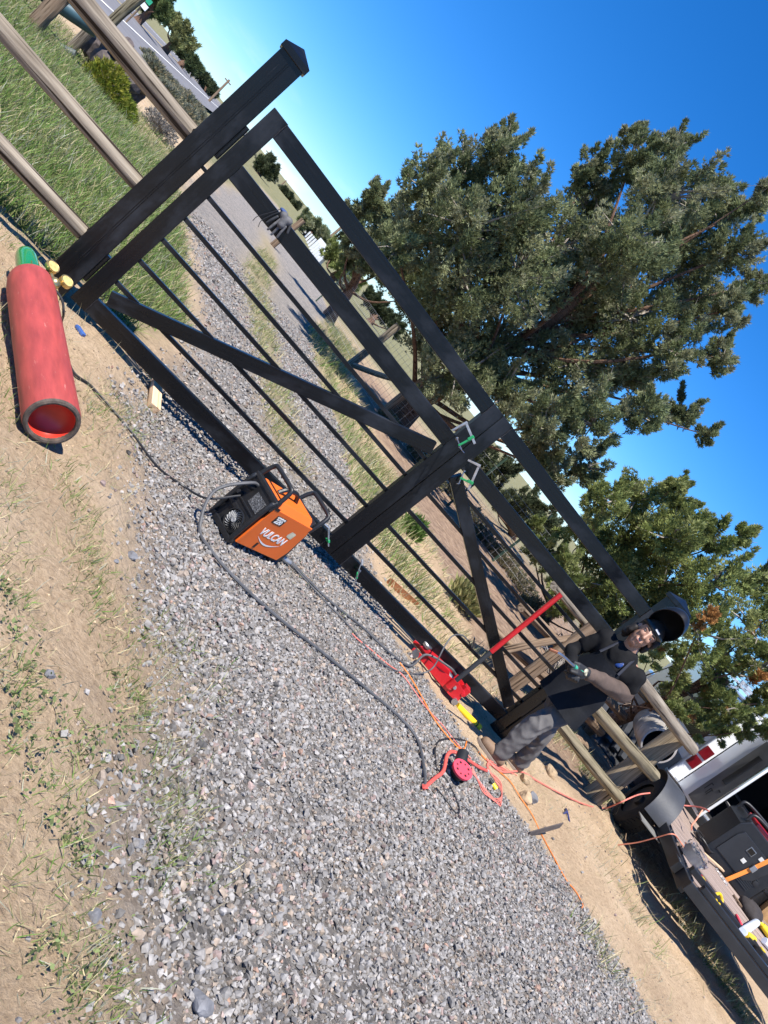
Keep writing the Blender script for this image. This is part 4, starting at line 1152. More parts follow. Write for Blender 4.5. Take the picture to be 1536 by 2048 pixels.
    MB().box((-.055, yp, .062), (.016, .004, .036)).build('latch', mb_, g, .001)
    MB().box((x0+.075, yp+.001, .305), (.035, .003, .018)).build('vent_slot', mb_, g)
    gland = MB(); p = cord_pts([(x1-.01, -.03, .06), (x1+.03, -.03, .05), (x1+.10, -.04, .02), (x1+.18, -.05, .012)], 8)
    gland.tube(p, [.017 if i % 2 else .0145 for i in range(len(p))], 10); gland.build('strain_relief', M_GALV, g, smooth=True)
    return g, org, ex
WM, worg, wex = welding_machine()
wf_ = worg+wex*.43; 
cable('torch_lead', 'thick grey torch lead running from the welding machine along the gate toward the jack', 'cable',
      [Vector((wf_.x, wf_.y, .03))]+lay([(625, 1178), (665, 1215), (720, 1258), (770, 1305), (815, 1335)], .009)+[Vector((3.24, -.10, .10)), Vector((3.40, -.16, .17)), Vector((3.50, -.14, .16))], .0085, M_GCORD)
cable('earth_lead', 'thin grey earth lead arching over the jack to a clamp on the lowest bar', 'cable',
      [Vector((wf_.x-.03, wf_.y-.02, .03))]+lay([(640, 1200), (700, 1262), (745, 1318), (790, 1345), (835, 1350)], .006)+[Vector(Y(866, 1335, -.22)), Vector(Y(888, 1295, -.14)), Vector(Y(905, 1272, -.06)), Vector(Y(925, 1271, -.01)), Vector(Y(940, 1285, .0))], .0055, M_GCORD)
ec = thing('earth_clamp', 'black and copper earth clamp biting the lowest bar of the right leaf', 'clamp', Y(944, 1290, .0), (0.2, .5, .3))
for s in (-1, 1):
    MB().add([(-.07, s*.004, s*.020), (-.07, s*.018, s*.020), (.02, s*.016, s*.006), (.06, s*.010, s*.001), (.06, s*.002, s*.001), (.02, s*.002, s*.002), (-.07, s*.004, s*.028), (.02, s*.004, s*.014)],
             [(0, 1, 2, 5), (2, 3, 4, 5), (0, 6, 1), (6, 7, 2, 1), (7, 3, 2)]).build('clamp_jaw', M_STEEL if s > 0 else M_RUBBER, ec)

# ------------------------------------------------------------------ floor jack
def floor_jack():
    a, b = GH(905, 1402), GH(818, 1296)
    o = (a+b)/2; ex = (b-a); L = ex.length; ang = math.atan2(ex.y, ex.x)
    L = max(.48, min(L, .62))
    j = thing('floor_jack', 'red trolley jack lifting the right leaf, its long handle red above and black below', 'jack', (o.x, o.y, .012), (0, 0, ang))
    x0, x1 = -L/2, L/2
    for s in (-1, 1):
        MB().prism([(x0, .03), (x0+.02, .12), (x0+.10, .13), (x1-.08, .055), (x1, .045), (x1, .02), (x0+.08, .02)], s*.085-.004, s*.085+.004).build('side_frame', M_RED, j, .002)
    MB().box((x0+.09, 0, .085), (.13, .166, .01)).build('cover_plate', M_RED, j, .002)
    ar = MB(); ar.prism([(x0+.15, .075), (x0+.20, .125), (x1-.05, .10), (x1-.03, .07), (x0+.2, .06)], -.035, .035); ar.build('lift_arm', M_RED, j, .004)
    MB().lathe([(0, .045), (.02, .048), (.028, .040)], 20, Matrix.Translation((x1-.06, 0, .098)) @ Matrix.Rotation(-math.pi/2, 4, 'Y')).build('saddle', M_STEEL, j, smooth=True)
    MB().tube([(x0+.05, 0, .075), (x0+.22, 0, .09)], .028, 14).build('ram', M_STEEL, j, smooth=True)
    for s in (-1, 1):
        MB().lathe([(-.018, .028), (.018, .028)], 18, Matrix.Translation((x1-.035, s*.108, .028)) @ Matrix.Rotation(math.pi/2, 4, 'Z')).build('front_wheel', M_STEEL, j, smooth=True)
        MB().lathe([(-.012, .024), (.012, .024)], 18, Matrix.Translation((x0+.02, s*.10, .024)) @ Matrix.Rotation(math.pi/2, 4, 'Z')).build('rear_caster', M_STEEL, j, smooth=True)
        MB().tube([(x0+.1, s*.09, .09), (x0+.1, s*.11, .09)], .012, 8).build('pivot_bolt', M_GALV, j, smooth=True)
    yk = MB(); yk.tube([(x0+.02, -.095, .10), (x0+.02, .095, .10)], .016, 10); yk.box((x0+.01, 0, .115), (.05, .09, .06)); yk.build('handle_yoke', M_RED, j, .003)
    h0 = Vector(Y(906, 1366, -.19)); h1 = Vector(Y(1122, 1189, -.19))
    inv = (Matrix.Translation((o.x, o.y, .012)) @ Matrix.Rotation(ang, 4, 'Z')).inverted()
    k = (Vector(Y(985, 1302, -.19))-h0).length/(h1-h0).length
    hm = h0.lerp(h1, k)
    MB().tube([inv @ h0, inv @ hm], .0175, 14).build('handle_lower', mat('grey_grip', (.035, .037, .04), .5), j, smooth=True)
    MB().tube([inv @ h0.lerp(h1, k-.01), inv @ h1], .0195, 14).build('handle_upper', M_RED, j, smooth=True)
    MB().tube([inv @ (h0-(h1-h0).normalized()*.05), inv @ h0.lerp(h1, .03)], .026, 12).build('handle_socket', M_RED, j, smooth=True)
floor_jack()
def plank(name, label, p0, p1, w_, h, m, lift=0.0, cat='wood block'):
    p0, p1 = Vector(p0), Vector(p1)
    o = MB().box((0, 0, 0), ((p1-p0).length, w_, h)).build(name, m, None, .003)
    c = (p0+p1)/2
    o.location = (c.x, c.y, c.z+h/2+lift); o.rotation_euler = orient(p1-p0).to_euler()
    return tag(o, label, cat)
plank('wood_block', 'pale pine block propping the left leaf near the gas cylinder', GH(302, 822), Vector((.66, .12, .035)), .068, .042, M_PINE)
plank('wood_block', 'reddish cedar board under the bottom rail beside the floor jack', GH(893, 1349), GH(818, 1262)+Vector((0, 0, .02)), .085, .04, M_REDWOOD)
ai = thing('angle_iron', 'rusty angle iron offcut lying behind the right leaf', 'angle iron', GH(800, 1190, .0))
d_ = (GH(832, 1214)-GH(772, 1166)); L_ = d_.length
mr_ = mat('rust', (.30, .115, .045), .85, var=.4, scale=25, bump=.4)
q = MB(); q.box((0, .0, .03), (L_, .006, .06)); q = q.build('upright_flange', mr_, ai); q.rotation_euler = (0, 0, math.atan2(d_.y, d_.x))
q = MB(); q.box((0, .032, .004), (L_, .058, .006)); q = q.build('flat_flange', mat('bluish_scale', (.34, .37, .42), .5, .3), ai); q.rotation_euler = (0, 0, math.atan2(d_.y, d_.x))

# ------------------------------------------------------------------ tools on the ground
def sander():
    p = GH(905, 1556, 0.0)
    s = thing('orbital_sander', 'black sander lying upside down with its round pink-red pad showing holes', 'sander', (p.x, p.y, p.z), (math.radians(8), math.radians(-22), .3))
    pink = mat('pink_pad', (.72, .05, .085), .6, var=.08)
    n = 40; mb = MB(); mb.lathe([(0, .066), (.016, .067), (.017, .066)], n, Matrix.Translation((0, 0, .085)) @ Matrix.Rotation(-math.pi/2, 4, 'Y'))
    mb.build('pad', pink, s, smooth=True)
    for k in range(8):
        a = k*math.pi/4
        big_ = k % 2 == 0
        r = .0062 if not big_ else .0085
        MB().lathe([(0, r), (.0012, r)], 12, Matrix.Translation((.042*math.cos(a), .042*math.sin(a), .1018)) @ Matrix.Rotation(-math.pi/2, 4, 'Y')).build('dust_hole', mat('dark_hole', (.03, .004, .006), .9), s)
    b = MB(); b.tube([(0, 0, .084), (0, 0, .05), (.02, .0, .03)], [.05, .045, .035], 16); b.build('motor_housing', M_RUBBER, s, smooth=True)
    b = MB(); b.tube([(.02, .045, .055), (.06, .09, .06), (.09, .135, .062)], [.034, .037, .034], 14); b.build('grip', M_RUBBER, s, smooth=True)
    b = MB(); b.tube([(.03, -.03, .03), (.055, -.02, .028), (.07, .03, .03)], [.018, .02, .015], 8); b.build('dust_port', M_PLASTIC, s, smooth=True)
sander()
rb = thing('red_pry_bar', 'bent faded red bar with a forked tip lying across the gravel by the sander', 'bar', GH(880, 1540))
o_ = GH(880, 1540)
pts_ = [GH(842, 1580, .02), GH(862, 1562, .025), GH(878, 1548, .03), GH(882, 1520, .045), GH(895, 1512, .045), GH(920, 1522, .035), GH(950, 1538, .025), GH(968, 1545, .02)]
MB().tube(cord_pts([p-o_ for p in pts_], 5), .0115, 10).build('shank', mat('faded_red', (.66, .10, .075), .5, var=.2), rb, smooth=True)
MB().add([tuple(pts_[0]-o_+Vector(v)) for v in ((-.02, -.018, 0), (.025, .0, .012), (-.01, .022, 0), (-.005, 0, .02))], [(0, 1, 3), (1, 2, 3), (0, 3, 2), (0, 2, 1)]).build('tip', mat('faded_red', (.66, .10, .075), .5), rb)
cable('black_lead', 'thin black lead curling beside the red bar', 'cord', lay([(868, 1545), (866, 1500), (880, 1482), (915, 1481), (945, 1492), (960, 1512)], .005), .005, M_HOSE)
cable('black_lead', 'thin black lead looping below the pink sander pad', 'cord', lay([(870, 1540), (890, 1565), (907, 1600), (914, 1622), (908, 1630), (885, 1600), (868, 1578)], .004), .0042, M_HOSE)
cable('thin_wire', 'thin pale wire trailing over the gravel below the sander', 'wire', lay([(868, 1573), (895, 1585), (915, 1605), (950, 1640), (990, 1680), (1060, 1740), (1140, 1805)], .002), .0026, M_GCORD)
cable('extension_cord', 'bright orange cord along the gravel edge beside the floor jack', 'cord', lay([(795, 1328), (815, 1355), (840, 1398), (862, 1438), (890, 1475), (912, 1498), (924, 1500), (929, 1486)], .005), .0052, M_ORANGE)
cable('extension_cord', 'bright orange cord snaking down the tan dirt past the steel bar', 'cord', lay([(955, 1505), (985, 1535), (1015, 1565), (1040, 1598), (1062, 1630), (1080, 1668), (1105, 1715), (1130, 1760), (1150, 1785), (1163, 1810), (1160, 1818)], .004), .0042, M_ORANGE)
cable('extension_cord', 'faded red cord winding along the gravel edge left of the jack', 'cord', lay([(700, 1270), (712, 1282), (735, 1300), (770, 1330), (800, 1352), (825, 1385), (850, 1420), (880, 1452), (910, 1490), (938, 1520)], .004), .0042, M_REDCORD)
cable('extension_cord', 'thick red cord stretched from the sander over the dirt to the trailer', 'cord', lay([(970, 1520), (1000, 1545), (1040, 1545), (1075, 1565), (1120, 1590), (1165, 1610), (1205, 1618)], .007)+[Vector(D(1240, 1605, 7.6)), Vector(D(1275, 1590, 7.7)), Vector(D(1300, 1586, 7.75))], .0075, M_REDCORD)
for k in range(5):
    u0 = 945+k*7
    cable('extension_cord', ['pink cord loop nearest the sander', 'pink cord loop second from the sander', 'pink cord loop around the yellow plug', 'pink cord loop at the worker\'s boots', 'pink cord loop farthest down the gravel'][k], 'cord',
          lay([(940, 1535+k*3), (950+k*4, 1560+k*5), (965+k*6, 1590+k*4), (990+k*2, 1600+k*3), (1000, 1590-k*6), (985-k*3, 1555-k*4), (972+k*3, 1530-k*2), (1000+k*8, 1540+k*3)], .003), .0035, M_REDCORD, group='loops of pink cord')
pg = thing('cord_plug', 'yellow and black cord plug lying among the pink loops', 'plug', GH(979, 1568, .018))
MB().tube([(-.02, .02, .0), (.012, -.012, 0)], .015, 10).build('plug_body', M_RUBBER, pg, smooth=True)
MB().tube([(.008, -.008, 0), (.035, -.035, 0)], .0165, 10).build('plug_end', M_YEL, pg, smooth=True)
yt = thing('caulk_gun', 'yellow tube with black bands lying behind the jack', 'tube', GH(932, 1436, .02))
dv = (GH(948, 1448)-GH(918, 1418)).normalized()
MB().tube([dv*-.13, dv*.11], .024, 14).build('yellow_tube', M_YEL, yt, smooth=True)
MB().tube([dv*.085, dv*.095], .0255, 14).build('black_band', M_RUBBER, yt, smooth=True)
MB().tube([dv*.105, dv*.135], .026, 14).build('end_cap', M_YEL, yt, smooth=True)
sb = thing('steel_bar', 'flat rusty steel bar standing tilted at the gravel edge', 'steel bar', GH(1068, 1672))
bar('flat', (-.10, -.05, .0), (.25, .16, .13), .05, .008, mat('dark_scale', (.11, .09, .08), .7, .3, var=.4), sb, .001)
pl = thing('pliers', 'blue-handled pliers lying open on the tan dirt', 'pliers', GH(1130, 1626, .012))
for s in (-1, 1):
    MB().tube([(-.11, s*.035, 0), (-.05, s*.018, .004), (0, 0, .006), (.05, -s*.008, .004)], [.007, .008, .010, .005], 8).build('handle', mat('blue_grip', (.03, .04, .16), .5), pl, smooth=True)
MB().tube([(.04, 0, .004), (.085, 0, .002)], [.012, .004], 8, flat=.6).build('jaws', M_RUBBER, pl, smooth=True)
pl.rotation_euler = (0, 0, 1.0)
lt = MB().box((0, 0, .010), (.028, .07, .018)).build('blue_lighter', mat('blue_plastic', (.05, .12, .36), .35), None, .004)
lt.location = GH(158, 664); lt.rotation_euler = (0, 0, .9); tag(lt, 'small blue lighter lying in the dirt below the left leaf', 'lighter')
def rock(name, label, p, r, m, seed, cat='rock', sq=.7):
    R_ = random.Random(seed)
    me = bpy.data.meshes.new(name); bm = bmesh.new(); bmesh.ops.create_icosphere(bm, subdivisions=3, radius=1)
    nr = [Vector((R_.gauss(0, 1), R_.gauss(0, 1), R_.gauss(0, 1))).normalized() for _ in range(12)]
    for v_ in bm.verts:
        for n_ in nr:
            k = v_.co.dot(n_)-.66
            if k > 0: v_.co -= n_*k*.97
        n2 = .05*math.sin(v_.co.x*9+seed)*math.sin(v_.co.y*8)*math.sin(v_.co.z*10)
        v_.co = Vector((v_.co.x, v_.co.y*.8, v_.co.z*sq))*r*(1+n2+R_.uniform(-.015, .015))
    bm.to_mesh(me); bm.free()
    me.shade_flat(); o = link(name, me, m); o.location = (p[0], p[1], p[2]+r*sq*.45); o.rotation_euler = (0, 0, R_.uniform(0, 6))
    return tag(o, label, cat)
M_CLOD = mat('tan_rock', (.38, .275, .17), .95, var=.35, scale=14, bump=.9, bscale=50)
M_GREYR = mat('grey_rock', (.17, .17, .18), .9, var=.4, scale=14, bump=.7, bscale=50)
rock('rock', 'tan broken rock at the foot of the log fence post', GH(1096, 1545), .085, M_CLOD, 1)
rock('rock', 'dark-sided tan clod beside the orange cord', GH(1046, 1600), .075, M_CLOD, 2)
rock('rock', 'grey stone leaning on the tan clod', GH(1060, 1598), .06, M_GREYR, 3)
rock('rock', 'small tan stone just behind the worker\'s boots', GH(1046, 1562), .055, M_CLOD, 4)
for i, (u, v, r, lab) in enumerate(((97, 1350, .022, 'small dark stone in the dirt by the green weeds'), (232, 1123, .014, 'small black stone left of the gravel edge'), (270, 1690, .026, 'grey stone on the dirt at the gravel edge'), (395, 2015, .045, 'large slate-grey stone at the bottom of the gravel'), (262, 1115, .03, 'dark slate stone half way down the gravel edge'), (185, 1835, .024, 'dark stone below the weeds at bottom left'))):
    rock('stone', lab, GH(u, v), r, M_GREYR, 20+i, 'stone', .6)

# ------------------------------------------------------------------ the person welding
from mathutils import noise as mnoise
def capsule(mb, p0, r0, p1, r1, k=None):
    p0, p1 = Vector(p0), Vector(p1)
    k = max(3, int((p1-p0).length/(min(r0, r1)*.28)))
    for i in range(k+1):
        t = i/k; mb.ball(p0.lerp(p1, t), r0+(r1-r0)*t, 14, 9)
def skin(name, parts, m, parent, voxel=.011, smooth=8, fold=None, org=Vector()):
    """one continuous surface grown round tapered limbs and flattened balls"""
    mb = MB()
    for q in parts:
        if q[0] == 'b': mb.ball(Vector(q[1])-org, q[2], 18, 12, q[3] if len(q) > 3 else None)
        else: capsule(mb, Vector(q[1])-org, q[2], Vector(q[3])-org, q[4])
    me = bpy.data.meshes.new(name); me.from_pydata(mb.v, [], mb.f)
    o = bpy.data.objects.new(name, me); COL.objects.link(o)
    rm = o.modifiers.new('r', 'REMESH'); rm.mode = 'VOXEL'; rm.voxel_size = voxel
    sm = o.modifiers.new('s', 'SMOOTH'); sm.iterations = smooth; sm.factor = .6
    dg = bpy.context.evaluated_depsgraph_get()
    m2 = bpy.data.meshes.new_from_object(o.evaluated_get(dg))
    bpy.data.objects.remove(o); bpy.data.meshes.remove(me)
    if fold:
        amp, fr, dirn = fold
        d = Vector(dirn)
        nm = [v.normal.copy() for v in m2.vertices]
        for v, n_ in zip(m2.vertices, nm):
            w_ = mnoise.noise(v.co*4.0)*1.3
            q_ = v.co*(fr*.13); q_ = q_-d*(q_.dot(d)*.62)
            f = 1.0-2.6*abs(mnoise.noise(q_+Vector((w_, 0, w_*.6))))+.35*mnoise.noise(v.co*26)
            v.co += n_*amp*f
    return link(name, m2, m, parent, smooth=True)
def person():
    up = Vector((0, 0, 1))
    fd = Vector((-.80, -.60, 0)).normalized()            # the way the chest faces
    lt_ = up.cross(fd).normalized()                        # toward the left hand
    hip = Vector(Y(1150, 1388, -.36)); neck = Vector(Y(1258, 1303, -.34)); head = Vector(Y(1291, 1270, -.36))
    org = Vector((hip.x, hip.y, 0))
    p = thing('person', 'person in black apron and grey trousers with raised welding helmet, holding a torch', 'person', org)
    P = lambda v: Vector(v)
    skin_m = mat('skin', (.36, .195, .13), .5, var=.08, scale=8, bump=.05)
    cloth = mat('grey_cotton', (.105, .098, .095), .9, var=.3, scale=5, bump=.35, bscale=160)
    shirt = mat('black_shirt', (.011, .011, .012), .9, var=.3, scale=6, bump=.3, bscale=160, spec=.15)
    brown = mat('brown_sleeve', (.085, .058, .045), .85, var=.3, scale=8, bump=.3, bscale=150)
    navy = mat('blue_lining', (.012, .03, .20), .8)
    leather = mat('boot_leather', (.20, .125, .075), .7, var=.4, scale=12, bump=.3)
    glove = mat('black_glove', (.014, .014, .015), .6, var=.3, scale=20, bump=.4)
    apm = mat('black_leather_apron', (.009, .010, .013), .72, var=.5, scale=4, bump=.3, bscale=60, wear=(.03, .03, .033), wear_at=.66, spec=.15)
    # feet
    f1t, f1h = GH(958, 1483), GH(990, 1528)
    f2t, f2h = GH(1003, 1508), GH(1030, 1540)
    an1, an2 = f1h.lerp(f1t, .25)+up*.10, f2h.lerp(f2t, .2)+up*.10
    kn1 = hip.lerp(an1, .52)+fd*.05+Vector((-.02, -.03, 0)); kn2 = hip.lerp(an2, .52)+fd*.04
    hp1, hp2 = hip+lt_*.08-up*.02, hip-lt_*.08-up*.02
    for a, h, an in ((f1t, f1h, an1), (f2t, f2h, an2)):
        d = (a-h).normalized()
        b_ = skin('boot', [('c', h+up*.042, .040, h.lerp(a, .55)+up*.045, .046), ('c', h.lerp(a, .55)+up*.043, .046, a+up*.038-d*.03, .040), ('c', h+d*.035+up*.05, .045, an+up*.06, .050)], leather, p, .009, 6, None, org)
        so = MB(); n = 18; 
        cen = (a+h)/2-org; sd = Vector((-d.y, d.x, 0)); hl = (a-h).length/2+.03
        pr_ = [(math.cos(q)*hl*(1 if abs(math.cos(q)) > .1 else 1), math.sin(q)*.047) for q in [2*math.pi*k/n for k in range(n)]]
        vs = [cen+d*x+sd*y_+up*z for z in (-.004, .020) for x, y_ in pr_]
        so.add(vs, [tuple(range(n)), tuple(range(2*n-1, n-1, -1))]+[(i, (i+1) % n, (i+1) % n+n, i+n) for i in range(n)]).build('sole', mat('boot_sole', (.24, .19, .15), .8), b_, .003)
    skin('trousers', [('b', hip-org*0, (.135, .12, .12)), ('c', hp1, .086, kn1, .069), ('c', kn1, .069, an1+up*.0, .062), ('c', hp2, .086, kn2, .068), ('c', kn2, .068, an2-up*.01, .060), ('c', hip, .125, hip+up*.10, .12)],
         cloth, p, .008, 4, (.0115, 118, (.42, .2, .88)), org)
    # trunk
    ch = hip.lerp(neck, .62); wa = hip.lerp(neck, .25)
    shL = neck+lt_*.165-up*.075; shR = neck-lt_*.165-up*.07
    elL = Vector(Y(1247, 1386, -.47)); wrL = Vector(Y(1186, 1353, -.66)); haL = Vector(Y(1158, 1339, -.70))
    elR = shR+Vector((-.06, .05, -.25)); haR = haL+Vector((.05, .03, -.075)); wrR = haR.lerp(elR, .25)
    rot = Matrix((fd, lt_, up)).transposed()
    skin('shirt', [('b', ch, (.095, .150, .175), rot), ('b', wa, (.105, .138, .17), rot), ('b', hip+up*.05, (.125, .145, .12), rot), ('c', neck-up*.03, .062, neck-up*.08, .12), ('c', shL, .062, shL.lerp(elL, .58), .070), ('c', shR, .058, shR.lerp(elR, .6), .054), ('c', shL, .07, ch, .11), ('c', shR, .07, ch, .11)],
         shirt, p, .010, 6, (.008, 80, (.2, .3, .9)), org)
    a_ = shL.lerp(elL, .52)
    skin('sleeve', [('c', a_, .058, elL, .066), ('c', elL, .068, elL.lerp(wrL, .5), .062), ('c', elL.lerp(wrL, .5), .062, wrL, .044)], brown, p, .009, 5, (.008, 60, tuple((wrL-elL).normalized())), org)
    skin('blue_cuff', [('c', shL.lerp(elL, .62), .070, shL.lerp(elL, .78), .068)], navy, p, .009, 4, (.006, 50, (.7, .3, .3)), org)
    skin('sleeve', [('c', shR.lerp(elR, .5), .046, elR, .046), ('c', elR, .046, wrR, .038)], shirt, p, .010, 5, (.006, 50, (.5, .5, .5)), org)
    # bare body under the clothes: head, neck and forearm core as one surface
    hd = Vector((-.62, -.78, 0)).normalized(); hs = up.cross(hd).normalized(); hu = (up*.97+hs*.14+hd*-.10).normalized()
    hs = hu.cross(hd).normalized(); hd = hs.cross(hu).normalized()
    HR = Matrix((hd, hs, hu)).transposed()
    H = lambda x, y, z: head+hd*x+hs*y+hu*z
    skin('body', [('b', H(-.012, 0, .035), (.098, .076, .095), HR), ('b', H(.012, 0, -.045), (.075, .062, .075), HR), ('c', H(.060, 0, -.098), .026, H(.045, 0, -.10), .034), ('c', H(.070, -.028, -.02), .024, H(.07, .028, -.02), .024),
                  ('c', H(.090, 0, .012), .011, H(.108, 0, -.034), .0155), ('c', H(.082, -.040, .022), .012, H(.082, .040, .022), .012), ('c', H(.088, -.022, -.066), .0085, H(.088, .022, -.066), .0085), ('c', H(.086, -.018, -.078), .0085, H(.086, .018, -.078), .0085),
                  ('b', H(-.01, .080, -.005), (.022, .010, .032), HR), ('b', H(-.01, -.080, -.005), (.022, .010, .032), HR), ('c', H(-.02, 0, -.07), .056, neck-up*.03, .062), ('c', neck-up*.03, .062, hip+up*.1, .09), ('c', neck-up*.06+lt_*.05, .06, shL, .05), ('c', neck-up*.06-lt_*.05, .06, shR, .05), ('c', shL, .05, elL, .042), ('c', elL, .042, wrL, .03), ('c', shR, .05, elR, .042), ('c', elR, .042, wrR, .03)],
         skin_m, p, .0075, 4, None, org)
    for s in (-1, 1):
        e = MB().ball(H(.0785, s*.031, .006)-org, .0105, 12, 8).build('eye', mat('eye_white', (.35, .30, .28), .3, var=.02, bump=0), p, smooth=True)
        MB().ball(H(.0865, s*.031, .005)-org, .0060, 10, 6).build('iris', mat('iris', (.03, .018, .012), .2, bump=0), e, smooth=True)
        MB().tube([H(.088, s*.050, .030)-org, H(.094, s*.032, .036)-org, H(.095, s*.014, .031)-org], [.003, .0052, .0035], 6).build('eyebrow', mat('dark_hair', (.014, .010, .008), .7), p, smooth=True)
    MB().tube([H(.092, -.020, -.073)-org, H(.0975, 0, -.071)-org, H(.092, .020, -.073)-org], [.002, .0048, .002], 6).build('lips', mat('lips', (.36, .14, .11), .5), p, smooth=True)
    hr = []
    R_ = random.Random(4)
    for k in range(34):
        a = R_.uniform(-1, 1)*2.6; z = R_.uniform(-.09, .06)
        if abs(a) < 1.05: continue
        rr = .088+R_.uniform(-.004, .012)
        hr.append(('c', H(-.012+math.cos(a)*rr*1.1, math.sin(a)*rr*.95, z), R_.uniform(.016, .026), H(-.012+math.cos(a)*rr*1.12, math.sin(a)*rr*1.0, z-.035), R_.uniform(.012, .02)))
    hr += [('b', H(-.02, 0, .055), (.098, .086, .085), HR)]
    skin('hair', hr, MATS['dark_hair'], p, .0075, 2, (.005, 90, (.4, .5, .6)), org)
    # raised welding helmet: a deep shell tipped up over the brow, its hollow toward the viewer
    hel = MB(); vs, fs = [], []
    n, mrow = 28, 10
    tip = math.radians(128)
    hc = H(.066, 0, .155)
    ax = (hd*math.cos(tip)+hu*math.sin(tip)).normalized(); ay = hs; az = ax.cross(ay).normalized()
    for layer, sc in ((0, 1.0), (1, .955)):
        for i in range(mrow+1):
            t = i/mrow; ang = t*math.pi*.5
            for j in range(n):
                q = 2*math.pi*j/n
                r = math.sin(ang)**.75
                x = .135*math.cos(ang)**.85
                ell = 1.0 if math.cos(q) > 0 else 1.0
                pt = hc+(ax*x+ay*(.114*r*math.sin(q))+az*(.168*r*math.cos(q)*ell))*sc+ax*(-.02)
                vs.append(pt-org)
    k = (mrow+1)*n
    for i in range(mrow):
        for j in range(n):
            fs.append((i*n+j, (i+1)*n+j, (i+1)*n+(j+1) % n, i*n+(j+1) % n)); fs.append((k+i*n+j, k+i*n+(j+1) % n, k+(i+1)*n+(j+1) % n, k+(i+1)*n+j))
    for j in range(n): fs.append((mrow*n+j, k+mrow*n+j, k+mrow*n+(j+1) % n, mrow*n+(j+1) % n))
    hm = hel.add(vs, fs).build('welding_helmet', mat('helmet_black', (.008, .008, .009), .38, bump=.05), p, smooth=True)
    bnd = [H(.098*math.cos(q)-.012, .086*math.sin(q), .058)-org for q in [2*math.pi*k/24 for k in range(25)]]
    MB().tube(bnd, .011, 6, flat=1.6).build('headband', MATS['helmet_black'], hm, smooth=True)
    tg = MB().box(H(.105, .012, .070)-org, (.003, .040, .013), HR); tg.build('white_tag', mat('white_tag', (.6, .62, .66), .5), hm)
    # apron: a stiff sheet from chest to shin, strap round the neck
    na, nb = 16, 12; vs = []
    lo = hip.lerp((kn1+kn2)/2, .42)
    for th in (0, 1):
        for i in range(na+1):
            t = i/na
            c = ch.lerp(hip, t/.5)+up*.03*(1-t) if t < .5 else hip.lerp(lo, (t-.5)/.5)
            hw = .11+.085*min(1, t/.35)+.02*max(0, t-.5)
            for j in range(nb+1):
                s = j/nb*2-1
                bulge = (.155-.075*s*s)+(.02+.06*max(0, t-.45))*1.0
                rip = .014*math.sin(s*7+t*3)*max(0, t-.3)
                vs.append(c+lt_*(s*hw)+fd*(bulge+rip-(.004 if th else 0))-org)
    fs = []; kk = (na+1)*(nb+1)
    for i in range(na):
        for j in range(nb):
            q0 = i*(nb+1)+j
            fs.append((q0, q0+1, q0+nb+2, q0+nb+1)); fs.append((kk+q0, kk+q0+nb+1, kk+q0+nb+2, kk+q0+1))
    rim = [j for j in range(nb+1)]+[i*(nb+1)+nb for i in range(1, na+1)]+[na*(nb+1)+j for j in range(nb-1, -1, -1)]+[i*(nb+1) for i in range(na-1, 0, -1)]
    for a, b in zip(rim, rim[1:]+rim[:1]): fs.append((a, b, kk+b, kk+a))
    ap = MB().add(vs, fs).build('apron', apm, p, smooth=True)
    for s in (-1, 1):
        q = ch+lt_*s*.10+fd*.135+up*.03
        MB().tube(cord_pts([q-org, neck+lt_*s*.075+fd*.06-up*.01-org, neck+lt_*s*.055-fd*.05+up*.01-org], 5), .010, 6, flat=.4).build('neck_strap', mat('navy_strap', (.008, .010, .02), .8), ap, smooth=True)
    lg = skin('chest_print', [('b', ch+fd*.100+lt_*.03+up*.085, (.012, .040, .038), rot)], mat('blue_print', (.015, .06, .24), .7, var=.5, scale=30, wear=(.55, .38, .06), wear_at=.58), p, .007, 2, None, org)
    # gloves with five fingers each
    def hand(name, wr, hc_, grip, back, m, patch=True):
        """wr wrist, hc_ palm centre, grip the way the held rod runs, back of the hand direction"""
        d = (hc_-wr).normalized(); gd = (grip-d*grip.dot(d)*.3).normalized(); bk = (back-d*back.dot(d)).normalized(); sd = d.cross(bk).normalized()
        parts = [('c', wr, .036, wr.lerp(hc_, .5), .034)]
        for k in (-1.5, -.5, .5, 1.5): parts.append(('c', wr.lerp(hc_, .45)+sd*k*.012, .019, hc_+sd*k*.019+d*.02, .0165))
        for k, L in ((-1.5, .92), (-.5, 1.05), (.5, 1.0), (1.5, .8)):
            a = hc_+sd*k*.0205+d*.025; b_ = a+(d*.030-bk*.018)*L; c_ = b_+(d*-.006-bk*.026)*L; e_ = c_+(d*-.022-bk*.004)*L
            parts += [('c', a, .0115, b_, .011), ('c', b_, .011, c_, .010), ('c', c_, .010, e_, .009)]
        a = wr.lerp(hc_, .55)-sd*.034; b_ = a-sd*.016+d*.034-bk*.014; c_ = b_+d*.026-bk*.012+sd*.012
        parts += [('c', a, .0145, b_, .0125), ('c', b_, .012, c_, .010)]
        o = skin(name, parts, m, p, .005, 3, None, org)
        if patch:
            skin('knuckle_patch', [('b', wr.lerp(hc_, .62)+bk*.020, (.026, .026, .010), Matrix((d, sd, bk)).transposed())], mat('glove_print', (.35, .33, .24), .7, var=.8, scale=60), o, .004, 2, None, org)
        return o
    gv = (Vector(Y(1092, 1297, -.74))-haL).normalized()
    hand('glove', wrL.lerp(haL, .15), haL, gv, (up*.5+Vector((-.1, -.85, 0))).normalized(), glove)
    hand('glove', wrR, haR, gv, (-up*.6+Vector((0, -.7, 0))).normalized(), glove, False)
    skin('cuff', [('c', wrL.lerp(elL, .12), .046, wrL.lerp(haL, .30), .043)], brown, p, .007, 3, (.004, 90, tuple((wrL-elL).normalized())), org)
